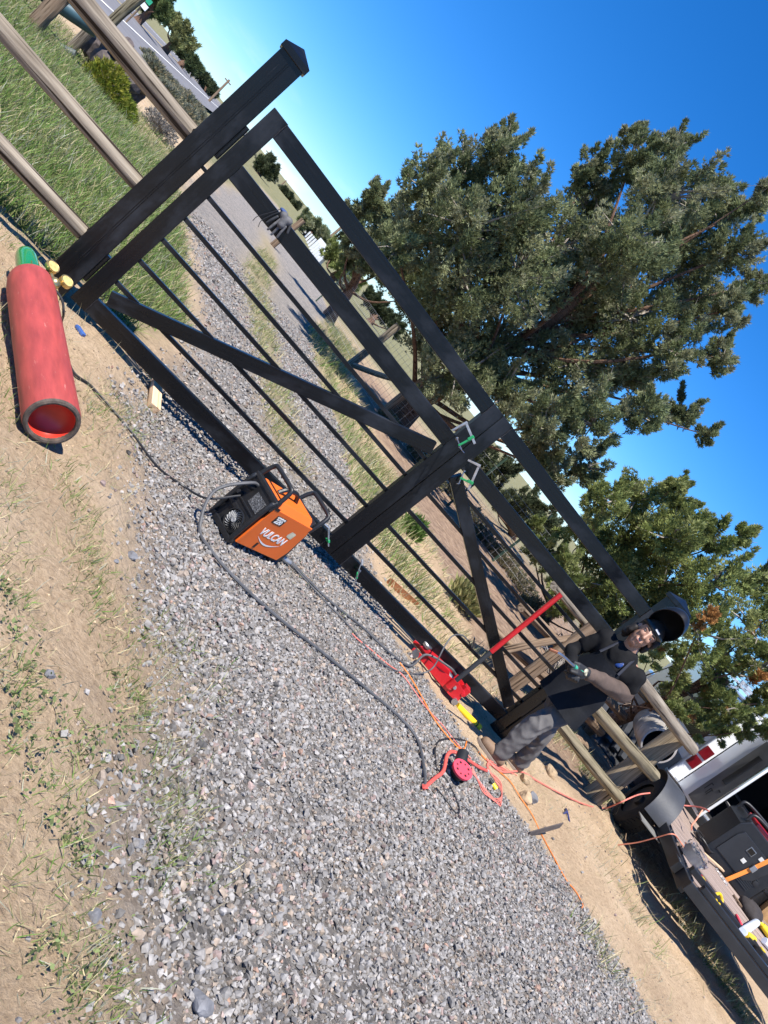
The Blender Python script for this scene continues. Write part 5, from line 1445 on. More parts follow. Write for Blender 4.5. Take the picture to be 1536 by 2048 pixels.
    # the torch
    t0 = haL+gv*.045
    tq = thing('welding_torch', 'welding torch with green handle and curved copper neck held in the worker\'s gloved hand', 'torch', haL)
    tip_ = Vector(Y(1083, 1293, -.75)); 
    pts = [haL-gv*.07, haL, haL+gv*.05]
    MB().tube([q-haL for q in pts], [.014, .016, .015], 10).build('handle', mat('green_handle', (.04, .32, .20), .45), tq, smooth=True)
    e = haL+gv*.052; 
    MB().tube(cord_pts([e-haL, Vector(Y(1126, 1312, -.735))-haL, Vector(Y(1113, 1304, -.74))-haL], 4), [.010]*9, 8).build('neck', M_STEEL, tq, smooth=True)
    MB().tube([Vector(Y(1114, 1304, -.74))-haL, Vector(Y(1099, 1298, -.745))-haL], [.012, .0095], 10).build('nozzle', mat('copper', (.42, .17, .09), .4, .8), tq, smooth=True)
    MB().tube([Vector(Y(1099, 1298, -.745))-haL, tip_-haL], .0018, 5).build('wire', M_STEEL, tq)
person()
gl = thing('work_gloves', 'grey and black work gloves draped over the middle rail of the left leaf', 'gloves', (.44, -.012, 1.262))
def draped():
    gg, gb = mat('grey_glove', (.10, .10, .105), .8, var=.3, scale=30, bump=.4), mat('dark_glove', (.02, .022, .026), .7)
    skin('palm', [('c', (-.03, .03, .012), .030, (-.02, -.015, .012), .034), ('c', (.02, .03, .012), .030, (.03, -.015, .012), .034), ('c', (0, -.02, .0), .034, (.01, -.03, -.045), .034)], gg, gl, .006, 3)
    fing = []
    for k, (x, L) in enumerate(((-.05, .09), (-.02, .115), (.012, .12), (.042, .10))):
        fing = [('c', (x, -.030, -.03), .0125, (x-.012+.006*k, -.034, -.03-L*.5), .0115), ('c', (x-.012+.006*k, -.034, -.03-L*.5), .0115, (x-.02+.012*k, -.030, -.03-L), .010)]
        skin('finger', fing, gg if k else gb, gl, .005, 2)
    skin('finger', [('c', (.06, -.02, .0), .014, (.085, -.03, -.05), .012)], gb, gl, .005, 2)
    skin('cuff', [('b', (-.035, .02, .030), (.045, .035, .018))], mat('blue_cuff_cloth', (.03, .06, .17), .8, var=.5, scale=30), gl, .006, 2)
    for k, x in enumerate((-.055, -.075)):
        MB().tube(cord_pts([(x, -.015, .02), (x-.03, -.03, -.05), (x-.05-.02*k, -.03, -.14), (x-.03-.04*k, -.02, -.19)], 5), .0028, 5).build('string', M_HOSE, gl, smooth=True)
draped()
gl.scale = (.72, .72, .72)

# ------------------------------------------------------------------ the trailer and what lies on it
E_, L_AX = Vector((.86, -.51, 0)).normalized(), Vector((.51, .86, 0)).normalized()
def trailer():
    A = Vector((6.17, -.60, 0))
    zd = .45
    t = thing('flatbed_trailer', 'low flatbed trailer with black steel frame, plank deck and a round black fender', 'trailer', A)
    T = lambda a, b, z: E_*a+L_AX*b+Vector((0, 0, z))
    frm = mat('trailer_black', (.016, .017, .019), .4, var=.3, scale=6, bump=.15)
    deck = wood_mat('deck_plank', (.17, .125, .105), (.30, .23, .195), (.40, .32, .28))
    Wt, Lt = 2.0, 3.4
    def beam(name, p, q, w_, h, m, bev=.004):
        d = q-p; o = MB().box((0, 0, 0), (d.length, w_, h)).build(name, m, t, bev); o.matrix_local = Matrix.Translation((p+q)/2) @ orient(d).to_4x4(); return o
    beam('end_beam', T(0, 0, zd-.045), T(Wt, 0, zd-.045), .06, .09, frm)
    beam('side_beam', T(.03, .031, zd-.07), T(.03, Lt, zd-.07), .05, .12, frm)
    beam('side_beam', T(Wt-.03, .031, zd-.07), T(Wt-.03, Lt, zd-.07), .05, .12, frm)
    beam('cross_beam', T(.06, Lt*.5, zd-.09), T(Wt-.06, Lt*.5, zd-.09), .05, .07, frm)
    beam('end_rail', T(0.12, .06, zd+.03), T(Wt-.12, .06, zd+.03), .05, .05, frm)
    beam('stake_pocket', T(-.03, .25, zd-.06), T(-.03, .40, zd-.06), .06, .10, frm)
    n = 13; wp = (Lt-.12)/n
    for k in range(n):
        y_ = .10+wp*(k+.5)
        if k == 2:
            beam('steel_strip', T(.07, y_, zd-.012), T(Wt-.07, y_, zd-.012), wp*.5, .03, frm); continue
        beam('plank', T(.065, y_, zd-.012+random.uniform(-.003, .003)), T(Wt-.065, y_, zd-.012), wp-.012, .036, deck, .003)
    # wheel and fender
    wc = Vector((6.90, .80, .315))-A
    rot = Matrix((E_*-1, L_AX*-1, Vector((0, 0, 1)))).transposed().to_4x4()     # X points outward
    wh = bpy.data.objects.new('wheel', None); COL.objects.link(wh); wh.parent = t
    wh.matrix_local = Matrix.Translation(wc) @ rot
    R, ww = .315, .095
    tyre = MB().lathe([(-ww, .20), (-ww*1.05, .25), (-ww, .29), (-ww*.82, R), (-ww*.3, R+.002), (ww*.3, R+.002), (ww*.82, R), (ww, .29), (ww*1.05, .25), (ww, .20)], 44, closed=True)
    for k in range(44):
        a = 2*math.pi*k/44
        for s in (-1, 1):
            tyre.box((s*ww*.55, math.cos(a)*R, math.sin(a)*R), (.05, .02, .014), Matrix.Rotation(a, 3, 'X') @ Matrix.Rotation(s*.5, 3, 'Y'))
    tyre.build('tyre', mat('tyre_rubber', (.014, .0135, .013), .85, var=.4, scale=14, bump=.3), wh, smooth=True)
    MB().lathe([(ww*.5, .20), (ww*.75, .195), (ww*.55, .12), (ww*.62, .06), (ww*.9, .055), (ww*.9, .01)], 28, closed=True).build('rim', mat('dark_rim', (.03, .03, .032), .5, .5), wh, smooth=True)
    fd_ = MB(); vs, fs = [], []; n = 18
    for i in range(n+1):
        a = math.radians(178-172*i/n)
        for x in (-.135, .13):
            for r in (.395, .388):
                vs.append(Vector((x, math.cos(a)*r*1.05, math.sin(a)*r*.98)))
    for i in range(n):
        k = 4*i
        fs += [(k, k+2, k+6, k+4), (k+1, k+5, k+7, k+3), (k, k+4, k+5, k+1), (k+2, k+3, k+7, k+6)]
    fs += [(0, 1, 3, 2), (4*n, 4*n+2, 4*n+3, 4*n+1)]
    fo = fd_.add(vs, fs).build('fender', mat('fender_black', (.045, .047, .052), .45, var=.25, scale=5, bump=.2), t, smooth=True); fo.matrix_local = Matrix.Translation(wc+Vector((0, 0, -.0))) @ rot
    bk = MB().box((0.0, .50, -.02), (.26, .20, .012)); bo = bk.build('fender_step', mat('step_grey', (.20, .20, .19), .6, .2), t, .002); bo.matrix_local = Matrix.Translation(wc) @ rot
    return A, T, zd
TA_, TT, ZD = trailer()
def onT(u, v):
    """spot on the trailer deck seen at a place in the picture"""
    return Vector(G(u, v, ZD+.008))
def generator():
    c = onT(1436, 1730)
    ang = math.atan2(E_.y, E_.x)
    g = thing('generator', 'black portable generator with red top and orange ratchet strap on the trailer', 'generator', c, (0, 0, ang))
    W_, D_, H_ = .68, .46, .58
    MB().prism([(-W_/2, .05), (-W_/2+.05, .0), (W_/2-.05, 0), (W_/2, .05), (W_/2, H_-.1), (W_/2-.06, H_), (-W_/2+.06, H_), (-W_/2, H_-.1)], -D_/2, D_/2).build('housing', M_PLASTIC, g, .015)
    MB().prism([(-W_/2+.07, .12), (W_/2-.20, .12), (W_/2-.14, .20), (W_/2-.10, H_-.12), (-W_/2+.10, H_-.12), (-W_/2+.07, H_-.2)], -D_/2-.014, -D_/2+.004).build('control_panel', mat('panel_black', (.02, .02, .022), .35), g, .006)
    MB().box((-.05, -D_/2-.017, H_-.20), (.085, .012, .075)).build('display', mat('display_frame', (.22, .23, .24), .3, .6), g, .006)
    MB().box((-.05, -D_/2-.024, H_-.20), (.066, .004, .056)).build('screen', mat('dark_screen', (.004, .004, .005), .15), g)
    for x, z in ((.07, H_-.17), (-.02, H_-.32)): MB().box((x, -D_/2-.018, z), (.05, .008, .045)).build('outlet_cover', mat('pale_cover', (.55, .54, .50), .6), g, .003)
    gr = MB()
    for k in range(9): gr.box((.14+.0, -D_/2-.004, .09+k*.020), (.22, .010, .008))
    tag(gr.build('vent_grille', mat('grille', (.03, .03, .032), .5), g), kind='stuff')
    MB().lathe([(0, .03), (.012, .03), (.014, .022)], 18, Matrix.Translation((W_/2-.10, -D_/2-.002, .21)) @ Matrix.Rotation(-math.pi/2, 4, 'Z')).build('starter_knob', M_RUBBER, g, smooth=True)
    MB().box((.03, 0, H_+.012), (.46, D_*.7, .05)).build('red_top', M_RED, g, .012)
    for y_ in (-D_/2+.05, D_/2-.05):
        MB().tube(cord_pts([(-W_/2+.03, y_, H_-.04), (-W_/2+.08, y_, H_+.07), (W_/2-.08, y_, H_+.07), (W_/2-.03, y_, H_-.04)], 6), .018, 10).build('carry_bar', M_PLASTIC, g, smooth=True)
    st = MB(); m = mat('orange_strap', (.85, .25, .04), .7)
    st.add([(.02, -D_/2-.03, 0.0), (.065, -D_/2-.03, 0.0), (.115, -D_/2-.028, H_*.5), (.07, -D_/2-.028, H_*.5)], [(0, 1, 2, 3)])
    st.add([(.07, -D_/2-.028, H_*.5), (.115, -D_/2-.028, H_*.5), (.16, -D_/2-.02, H_+.045), (.115, -D_/2-.02, H_+.045)], [(0, 1, 2, 3)])
    st.add([(.115, -D_/2-.02, H_+.046), (.16, -D_/2-.02, H_+.046), (.16, D_/2, H_+.046), (.115, D_/2, H_+.046)], [(0, 1, 2, 3)])
    so = st.build('strap', m, g); sl = so.modifiers.new('t', 'SOLIDIFY'); sl.thickness = .004
    MB().box((.093, -D_/2-.034, H_*.5), (.055, .02, .07)).build('ratchet', M_STEEL, g, .004)
generator()
def can(name, label, p, q, r, m, mcap, cat='spray can'):
    p, q = Vector(p), Vector(q); o = thing(name, label, cat, p)
    d = q-p; L = d.length; M = orient(d).to_4x4()
    a = MB().lathe([(0, r*.9), (.006, r), (L*.78, r), (L*.84, r*.82), (L*.86, r*.5)], 20, M).build('can_body', m, o, smooth=True)
    MB().lathe([(L*.84, r*.6), (L*.97, r*.58), (L, r*.4)], 16, M).build('can_cap', mcap, o, smooth=True)
M_WHITE = mat('white_plastic', (.72, .73, .75), .4, var=.1)
def trailer_load():
    z = Vector((0, 0, .036))
    can('spray_can', 'yellow and white spray can lying on the trailer below the generator', onT(1462, 1765)+z, onT(1488, 1792)+z, .036, mat('yellow_white_label', (.72, .60, .12), .4, var=.5, scale=14), M_WHITE)
    can('spray_can', 'white spray can lying beside the yellow drill', onT(1478, 1868)+z, onT(1512, 1845)+z, .036, mat('pale_blue_label', (.62, .68, .76), .35, var=.15), M_YEL)
    can('spray_can', 'white spray can at the right edge of the picture', onT(1522, 1885)+z, onT(1548, 1915)+z, .034, M_WHITE, M_WHITE)
    rl = thing('wire_spool', 'roll of tape wrapped in clear plastic on the near corner of the trailer', 'roll', onT(1378, 1718)+Vector((0, 0, .0)))
    MB().lathe([(0, .10), (.09, .10), (.09, .045), (0, .045)], 28, Matrix.Rotation(-math.pi/2, 4, 'Y'), closed=True).build('roll', mat('grey_tape', (.26, .24, .22), .35, coat=.5), rl, smooth=True)
    R_ = random.Random(3); pf = MB()
    me = bpy.data.meshes.new('plastic_wrap'); bm = bmesh.new(); bmesh.ops.create_icosphere(bm, subdivisions=3, radius=.125)
    for v_ in bm.verts: v_.co *= 1+R_.uniform(-.16, .14); v_.co.z = v_.co.z*.62+.075
    bm.to_mesh(me); bm.free()
    mg, n, b = _mat('clear_plastic'); b.inputs['Transmission Weight'].default_value = 1.0; b.inputs['Roughness'].default_value = .12; b.inputs['IOR'].default_value = 1.12; b.inputs['Base Color'].default_value = (.95, .96, .97, 1)
    link('plastic_wrap', me, mg, rl)
    ym = mat('yellow_strap', (.78, .66, .04), .6)
    cl = thing('yellow_clamp', 'yellow spring clamp with strap lying on the deck planks', 'clamp', onT(1425, 1795)+Vector((0, 0, .02)))
    o = onT(1425, 1795)
    MB().tube([onT(1402, 1757)-o, onT(1412, 1776)-o, onT(1425, 1790)-o], [.012, .022, .018], 6, flat=.5).build('strap', ym, cl, smooth=True)
    MB().tube(cord_pts([onT(1425, 1792)-o, onT(1436, 1790)-o, onT(1440, 1806)-o, onT(1430, 1810)-o, onT(1425, 1792)-o], 5), .014, 8).build('clamp_body', M_YEL, cl, smooth=True)
    dr = thing('impact_driver', 'yellow and black impact driver lying on the trailer edge', 'power tool', onT(1500, 1885)+Vector((0, 0, .04))); o = onT(1500, 1885)
    MB().tube([onT(1483, 1872)-o, onT(1497, 1884)-o], [.03, .036], 12).build('motor', M_YEL, dr, smooth=True)
    MB().tube([onT(1496, 1884)-o, onT(1508, 1906)-o], [.024, .026], 10).build('grip', M_RUBBER, dr, smooth=True)
    MB().box(onT(1514, 1914)-o, (.11, .075, .06)).build('battery', M_RUBBER, dr, .008)
    MB().box(onT(1511, 1909)-o+Vector((0, 0, .03)), (.06, .03, .02)).build('battery_stripe', M_YEL, dr, .003)
    d2 = thing('drill', 'yellow cordless drill at the right edge of the picture', 'power tool', onT(1530, 1870)+Vector((0, 0, .05))); o = onT(1530, 1870)
    MB().tube([onT(1516, 1856)-o, onT(1530, 1874)-o, onT(1545, 1890)-o], [.028, .04, .04], 12).build('motor', M_YEL, d2, smooth=True)
    MB().tube([onT(1530, 1872)-o, onT(1548, 1862)-o], .026, 10).build('grip', M_RUBBER, d2, smooth=True)
    MB().tube([onT(1506, 1846)-o, onT(1517, 1857)-o], [.016, .022], 10).build('chuck', M_YEL, d2, smooth=True)
    bg_ = thing('paper_bag', 'brown paper bag standing on the trailer at the right edge', 'bag', onT(1535, 1840))
    kr = mat('kraft_paper', (.42, .25, .11), .75, var=.3, scale=9, bump=.5, bscale=25)
    b0 = MB(); w2, d3, h2 = .17, .10, .30
    vs = [(-w2, -d3, 0), (w2, -d3, 0), (w2, d3, 0), (-w2, d3, 0), (-w2*1.02, -d3*.9, h2), (w2, -d3*.8, h2*.95), (w2*.98, d3*.9, h2), (-w2, d3, h2*.97), (-w2*1.0, 0, h2*.92), (w2*.8, 0, h2*.9)]
    b0.add(vs, [(0, 1, 5, 4), (1, 2, 6, 5), (2, 3, 7, 6), (3, 0, 4, 7), (3, 2, 1, 0)])
    bo = b0.build('bag_body', kr, bg_); bo.modifiers.new('t', 'SOLIDIFY').thickness = .003; bg_.rotation_euler = (.1, -.15, -.5)
    ck = onT(1492, 1825)
    skin('black_cloth', [('b', ck+Vector((0, 0, .05)), (.14, .11, .07)), ('b', ck+Vector((.10, .05, .05)), (.10, .12, .05)), ('b', ck+Vector((-.08, -.07, .03)), (.09, .08, .05))], mat('dark_brown_cloth', (.030, .024, .022), .9, bump=.4), None, .012, 2, (.022, 40, (.5, .7, .2)))
    o = bpy.data.objects.get('black_cloth'); tag(o, 'crumpled dark cloth on the trailer beside the paper bag', 'cloth')
    plank('wood_lath', 'long pale wooden lath lying across the trailer in front of the generator', onT(1380, 1690), onT(1462, 1762)+Vector((0, 0, .0)), .035, .02, M_PINE, 0.02, 'lath')
    ra = thing('ratchet_chain', 'short steel chain and hook lying on the deck planks', 'chain', onT(1440, 1755)); o = onT(1440, 1755)
    for k in range(7):
        a = onT(1432+k*3.2, 1740+k*5.0)-o+Vector((0, 0, .01))
        pts = [a+Vector((math.cos(q)*.018, math.sin(q)*.011*(k % 2), math.sin(q)*.011*((k+1) % 2))) for q in [2*math.pi*j/8 for j in range(9)]]
        MB().tube(pts, .004, 5).build('chain_link', M_GALV, ra, smooth=True)
    can('red_tube', 'red tube lying flat on the deck planks', onT(1470, 1832)+Vector((0, 0, .014)), onT(1482, 1856)+Vector((0, 0, .014)), .014, mat('pink_red', (.7, .06, .09), .5), M_RED, 'tube')
    plank('red_rag', 'folded red rag at the edge of the planks beside the yellow clamp', onT(1400, 1752), onT(1408, 1764), .05, .02, M_RED, 0, 'rag')
    cable('extension_cord', 'orange cord running over the trailer fender onto the deck', 'cord', [D(1236, 1690, 7.3), D(1275, 1685, 7.2), D(1310, 1676, 7.1), D(1345, 1668, 7.0), onT(1358, 1684)+Vector((0, 0, .01)), onT(1372, 1705)+Vector((0, 0, .01))], .0058, mat('salmon_cord', (.72, .26, .16), .5))
    cable('extension_cord', 'orange cord dropping from the van to the trailer behind the generator', 'cord', [D(1405, 1620, 8.2), D(1392, 1640, 8.1), D(1384, 1650, 8.0), D(1383, 1660, 7.9)], .0075, mat('salmon_cord', (.72, .26, .16), .5))
    cable('extension_cord', 'red cord with a black plug leading past the van bumper', 'cord', [D(1352, 1610, 8.6), D(1380, 1612, 8.6), D(1402, 1615, 8.5), D(1418, 1622, 8.4)], .0085, M_REDCORD)
trailer_load()
def clutter():
    z = Vector((0, 0, .0))
    plank('board', 'grey weathered board lying across the deck beside the generator', onT(1388, 1672), onT(1450, 1740), .09, .025, M_LOG, .012, 'board')
    plank('steel_tube', 'black square steel tube lying along the trailer edge', onT(1378, 1740), onT(1530, 1930), .05, .05, MATS['trailer_black'], .0, 'steel tube')
    plank('board', 'short dark board under the spray cans', onT(1470, 1800), onT(1540, 1880), .12, .022, M_LOGB, .0, 'board')
    tb = thing('tool_box', 'small black tool box behind the paper bag', 'tool box', onT(1505, 1800))
    MB().box((0, 0, .09), (.38, .2, .17)).build('box_body', M_PLASTIC, tb, .012); MB().box((0, 0, .185), (.39, .21, .03)).build('box_lid', M_PLASTIC, tb, .01)
    MB().tube(cord_pts([(-.09, 0, .20), (-.07, 0, .245), (.07, 0, .245), (.09, 0, .20)], 5), .009, 8).build('box_handle', M_RED, tb, smooth=True)
    co = thing('cable_coil', 'coil of black cable lying between the fender and the generator', 'cable', onT(1400, 1690)+Vector((0, 0, .03)))
    for k in range(4):
        r = .11+.012*k
        MB().tube([(math.cos(q)*r, math.sin(q)*r*.8, .012*k+.008*math.sin(3*q+k)) for q in [2*math.pi*j/20 for j in range(21)]], .008, 6, False).build('turn', M_HOSE, co, smooth=True)
clutter()

# ------------------------------------------------------------------ the white van
def van():
    rx = Vector((.84, -.54, 0)).normalized()                # along the rear face to the right
    fx = Vector((.54, .84, 0)).normalized()                 # toward the van's nose
    c = Vector(D(1352, 1530, 9.9)); c.z = 0                 # left rear corner on the ground
    v = thing('cargo_van', 'white van with its rear doors open, dark load bay and ladder rack, behind the trailer', 'van', c)
    T = lambda a, b, z: rx*a+fx*b+Vector((0, 0, z))
    wp = mat('white_car_paint', (.74, .76, .78), .25, var=.04, scale=2, bump=0, coat=.6)
    dk = mat('van_black', (.012, .012, .014), .4)
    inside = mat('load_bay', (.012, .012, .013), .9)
    red = mat('tail_lens', (.13, .004, .008), .15, var=.2, coat=.5)
    chrome = mat('chrome', (.6, .6, .62), .15, .95, var=.05)
    W_, Ln, H_ = 1.85, 4.6, 1.86
    def slab(name, a0, a1, b0, b1, z0, z1, m, bev=.01, par=v):
        vs = [T(a, b, z) for a in (a0, a1) for b in (b0, b1) for z in (z0, z1)]
        return MB().add(vs, [(0, 1, 3, 2), (4, 6, 7, 5), (0, 4, 5, 1), (2, 3, 7, 6), (0, 2, 6, 4), (1, 5, 7, 3)]).build(name, m, par, bev)
    slab('side_wall', 0, .05, 0.0, Ln, .45, H_-.06, wp, .02)
    slab('side_wall', W_-.05, W_, 0, Ln, .45, H_-.06, wp, .02)
    slab('side_glass', -.006, -.001, .25, 2.4, 1.02, 1.66, mat('dark_glass', (.01, .012, .013), .08), .002)
    slab('side_cladding', -.008, -.002, .05, Ln, .46, .78, mat('side_grey', (.10, .10, .105), .5), .002)
    slab('roof', .0, W_, -.02, Ln, H_-.058, H_, wp, .025)
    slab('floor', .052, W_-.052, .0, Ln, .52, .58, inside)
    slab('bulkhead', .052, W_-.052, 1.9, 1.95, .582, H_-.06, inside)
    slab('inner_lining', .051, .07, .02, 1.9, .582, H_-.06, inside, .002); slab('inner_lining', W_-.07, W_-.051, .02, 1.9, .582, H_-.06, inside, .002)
    slab('corner_pillar', 0.0, .17, -.03, .10, .50, H_-.06, wp, .02)
    slab('corner_pillar', W_-.17, W_, -.03, .10, .50, H_-.06, wp, .02)
    slab('bumper', -.06, W_+.06, -.16, -.031, .42, .56, mat('dark_bumper', (.03, .031, .033), .35, .4), .02)
    slab('bumper_top', -.05, W_+.05, -.15, -.035, .561, .572, chrome, .003)
    slab('sill_plate', .10, W_-.1, -.032, .09, .50, .585, M_GALV, .004)
    for z0, z1 in ((.80, .95), (.98, 1.13)):
        slab('tail_light', .005, .135, -.05, -.031, z0, z1, red, .006)
    for z0, z1 in ((.80, .95), (.98, 1.13)):
        slab('tail_light', W_-.135, W_-.005, -.05, -.031, z0, z1, red, .006)
    # open barn doors, hinged at the corners and swung wide
    def door(hinge, sgn, ang, name='rear_door'):
        d = bpy.data.objects.new(name, None); COL.objects.link(d); d.parent = v
        ca, sa = math.cos(ang), math.sin(ang)
        dx = (rx*ca*sgn-fx*sa).normalized(); dn = Vector((-dx.y, dx.x, 0))*(1 if sgn > 0 else -1)
        B0 = hinge
        Q = lambda a, b, z: B0+dx*a+dn*b+Vector((0, 0, z))
        def sl(nm, a0, a1, b0, b1, z0, z1, m, bev=.004):
            vs = [Q(a, b, z) for a in (a0, a1) for b in (b0, b1) for z in (z0, z1)]
            return MB().add(vs, [(0, 1, 3, 2), (4, 6, 7, 5), (0, 4, 5, 1), (2, 3, 7, 6), (0, 2, 6, 4), (1, 5, 7, 3)]).build(nm, m, d, bev)
        sl('door_skin', 0, .80, 0, .035, .56, 1.74, wp, .012)
        sl('door_panel', .36, .775, -.014, -.001, .60, 1.70, mat('door_trim', (.11, .11, .108), .5, var=.25, scale=4), .008)
        MB().tube([Q(.60, -.018, 1.02), Q(.60, -.018, 1.52)], .055, 14, flat=.35).build('door_pull', dk, d, smooth=True)
        sl('door_edge', .776, .80, -.016, -.001, .58, 1.72, chrome, .003)
        for k, (a0, a1, z0, z1) in enumerate(((.44, .50, .90, .915), (.44, .455, .80, .90), (.52, .60, .86, .872), (.52, .532, .78, .86), (.56, .572, .78, .86), (.64, .70, .92, .935))):
            sl('worn_letter_stroke', a0, a1, -.0165, -.0145, z0, z1, dk, 0)
        sl('door_lining', .03, .77, .036, .055, .60, 1.70, MATS['door_trim'], .006)
        return d
    door(T(.165, -.055, 0), 1, math.radians(80)); door(T(W_-.165, -.055, 0), -1, math.radians(100))
    for k in range(3):
        slab('rack_bar', .05, W_-.05, .25+k*1.2, .30+k*1.2, H_+.12, H_+.16, M_GALV, .004)
        for a in (.06, W_-.10): slab('rack_leg', a, a+.04, .255+k*1.2, .295+k*1.2, H_+.001, H_+.119, M_GALV, .003)
    for a in (.10, .5, .9, W_-.2):
        slab('rack_pole', a, a+.05, -.1, 3.2, H_+.161, H_+.20, chrome, .004)
    for k in range(4):
        a = .25+.3*k
        slab('stored_pipe', a, a+.03, .1+.05*k, 1.5, .60+.12*k, .63+.12*k, mat('pale_pipe', (.42, .41, .40), .5), .004)
    sk = bpy.data.objects.new('rear_wheel', None); COL.objects.link(sk); sk.parent = v
    for a in (.12, W_-.12):
        M = Matrix.Translation(T(a, .85, .35)) @ orient(rx).to_4x4()
        MB().lathe([(-.11, .2), (-.115, .3), (-.09, .355), (.09, .355), (.115, .3), (.11, .2)], 32, M, closed=True).build('tyre', MATS['tyre_rubber'], sk, smooth=True)
        MB().lathe([(-.09, .2), (-.05, .1), (-.07, .02)], 24, M, closed=True).build('rim', M_GALV, sk, smooth=True)
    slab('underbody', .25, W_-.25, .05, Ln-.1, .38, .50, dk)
    slab('front_end', 0.0, W_, Ln+.002, Ln+.55, .45, 1.05, wp, .05)
van()

# ------------------------------------------------------------------ yard things behind the fence
br = thing('barrel', 'whitewashed metal barrel lying on its side behind the log fence', 'barrel', D(1300, 1455, 9.2))
a_, b_ = Vector(D(1318, 1492, 8.9)), Vector(D(1292, 1432, 9.9))
M_ = Matrix.Translation(Vector((0, 0, 0))) @ orient(b_-a_).to_4x4(); L_b = .70
c_ = a_-Vector(D(1300, 1455, 9.2))
pb = mat('whitewashed_metal', (.36, .33, .30), .7, var=.4, scale=5, bump=.3, wear=(.10, .075, .06), wear_at=.58)
mm = Matrix.Translation(c_) @ M_
MB().lathe([(0, .175), (0, .195), (.02, .203), (.22, .197), (.24, .204), (.26, .197), (.44, .197), (.46, .204), (.48, .197), (L_b, .195), (L_b, .02)], 36, mm, closed=True).build('shell', pb, br, smooth=True)
MB().lathe([(.01, .188), (.5, .188), (.5, .01)], 32, mm, closed=True).build('sooty_inside', mat('soot', (.006, .006, .006), .95), br, smooth=True)
for k in (.24, .46): MB().lathe([(k-.012, .200), (k, .208), (k+.012, .200)], 36, mm, closed=True).build('rolling_hoop', pb, br, smooth=True)
rbx = thing('ribbed_liner', 'black ribbed plastic liner lying behind the log fence', 'plastic liner', GH(1215, 1505))
o = GH(1215, 1505); lm = mat('charcoal_liner', (.030, .032, .036), .45, var=.3, scale=6)
e1, e2 = Vector((.86, -.5, 0)), Vector((.5, .86, 0))
for k in range(8):
    a = -.55+k*.145
    MB().add([e1*a+e2*-.25+Vector((0, 0, .10)), e1*(a+.12)+e2*-.25+Vector((0, 0, .10)), e1*(a+.12)+e2*.40+Vector((0, 0, .50)), e1*a+e2*.40+Vector((0, 0, .50)),
              e1*(a+.02)+e2*-.27+Vector((0, 0, .135)), e1*(a+.10)+e2*-.27+Vector((0, 0, .135)), e1*(a+.10)+e2*.37+Vector((0, 0, .54)), e1*(a+.02)+e2*.37+Vector((0, 0, .54))],
             [(3, 2, 1, 0), (4, 5, 6, 7), (0, 1, 5, 4), (1, 2, 6, 5), (2, 3, 7, 6), (3, 0, 4, 7)]).build('rib', lm, rbx)
MB().box(e2*.05+Vector((0, 0, .22)), (1.25, .85, .02), Matrix.Rotation(math.atan2(-.5, .86), 3, 'Z') @ Matrix.Rotation(.56, 3, 'X')).build('back_sheet', lm, rbx)
MB().tube([e1*.62+e2*-.3+Vector((0, 0, .08)), e1*.62+e2*.42+Vector((0, 0, .56))], .03, 10).build('edge_pipe', M_GALV, rbx, smooth=True)
plank('board', 'thin grey board leaning behind the fence post below the van bumper', D(1300, 1560, 9.0), D(1330, 1590, 8.8), .10, .03, M_LOG, 0, 'board')

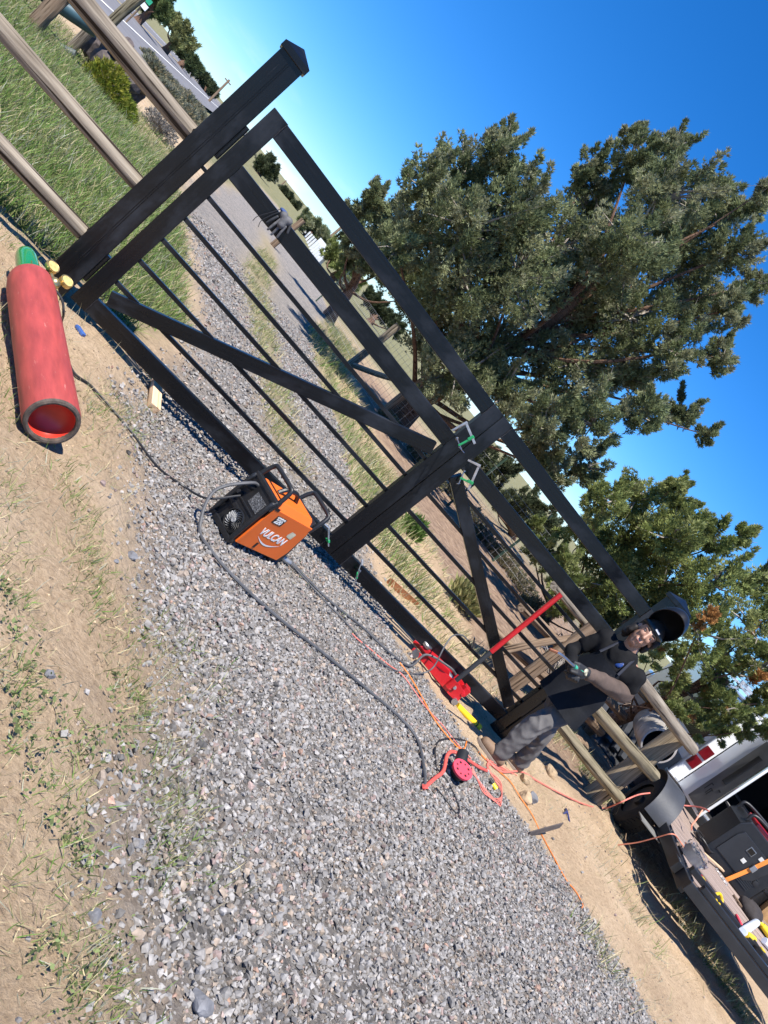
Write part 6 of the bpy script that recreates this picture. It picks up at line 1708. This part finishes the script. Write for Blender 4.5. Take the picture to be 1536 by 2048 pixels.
# ------------------------------------------------------------------ far along the road
def pole(lab, u0, v0, u1, v1, d, r, arm=True):
    p, q = Vector(D(u0, v0, d)), Vector(D(u1, v1, d))
    b = Vector((p.x, p.y, min(p.z, float(height(p.x, p.y)))))
    t = thing('utility_pole', lab, 'pole', b)
    MB().tube([(0, 0, 0), (q.x-b.x, q.y-b.y, q.z-b.z)], [r, r*.75], 8).build('pole_shaft', M_LOGB, t, smooth=True)
    if arm:
        a = Vector((q.x-b.x, q.y-b.y, (q.z-b.z)*.93)); s = Vector((RX[0], RX[1], 0)).normalized()*d*.005
        MB().tube([a-s, a+s], r*.5, 6).build('cross_arm', M_LOGB, t)
    return q
q1 = pole('utility pole rising beside the left gate post', 415, 205, 459, 160, 95, .16)
pole('utility pole beside the far juniper', 515, 335, 540, 306, 95, .14)
for i, (u0, v0, u1, v1, d) in enumerate(((533, 362, 560, 339, 120), (560, 372, 573, 361, 170), (572, 390, 580, 382, 230), (576, 404, 588, 395, 250), (588, 412, 597, 402, 270))):
    pole(['first small pole past the far juniper', 'second small pole along the skyline', 'third small pole along the skyline', 'fourth small pole along the skyline', 'last tiny pole along the skyline'][i], u0, v0, u1, v1, d, .17, False)
pole('tall leaning pole crossing the left leaf\'s top opening', 645, 487, 686, 452, 60, .13, False)
def sign():
    p, q = Vector(D(278, 18, 40)), Vector(D(295, 2, 40))
    t = thing('street_sign', 'white and green street sign on a wooden post beside the road', 'sign', (p.x, p.y, 0))
    o = Vector((p.x, p.y, 0))
    MB().tube([(0, 0, 0), (0, 0, q.z+.3)], .05, 8).build('sign_post', M_LOGB, t)
    s = Vector((RX[0], RX[1], 0)).normalized()
    for (a, b_, m, nm) in ((285, 8, M_WHITE, 'white_panel'), (298, 3, mat('sign_green', (.02, .30, .16), .5), 'green_panel')):
        c = Vector(D(a, b_, 39.8))-o
        MB().box(c, (.62 if nm[0] == 'w' else .3, .02, .26), Matrix.Rotation(math.atan2(s.y, s.x), 3, 'Z')).build(nm, m, t)
sign()
wf2 = thing('white_fence', 'far white ranch fence with posts and rails above the middle rail of the left leaf', 'fence', G(640, 520))
base2 = Vector(G(640, 520)); pts_ = [(598+i*3.4, 452+i*5.0) for i in range(15)]
for i, (u, v_) in enumerate(pts_):
    d_ = 62-i*1.8
    p = Vector(D(u, v_, d_)); MB().box((p.x-base2.x, p.y-base2.y, p.z-base2.z-.2), (.12, .12, 1.25)).build('fence_picket', M_WHITE, wf2)
bx = MB().box((0, 0, 0), (1.0, .1, .9)).build('white_sign_board', M_WHITE, None); bx.location = D(641, 499, 48); bx.rotation_euler = (0, 0, -.4); tag(bx, 'small white board on the skyline beside the leaning pole', 'board')
pst = thing('short_post', 'short brown wooden post beyond the glove on the left leaf', 'post', on(D(585, 455, 22)))
log('post_shaft', (0, 0, -.2), (0.05, 0, 1.1), .09, .08, M_LOGB, pst, 3)
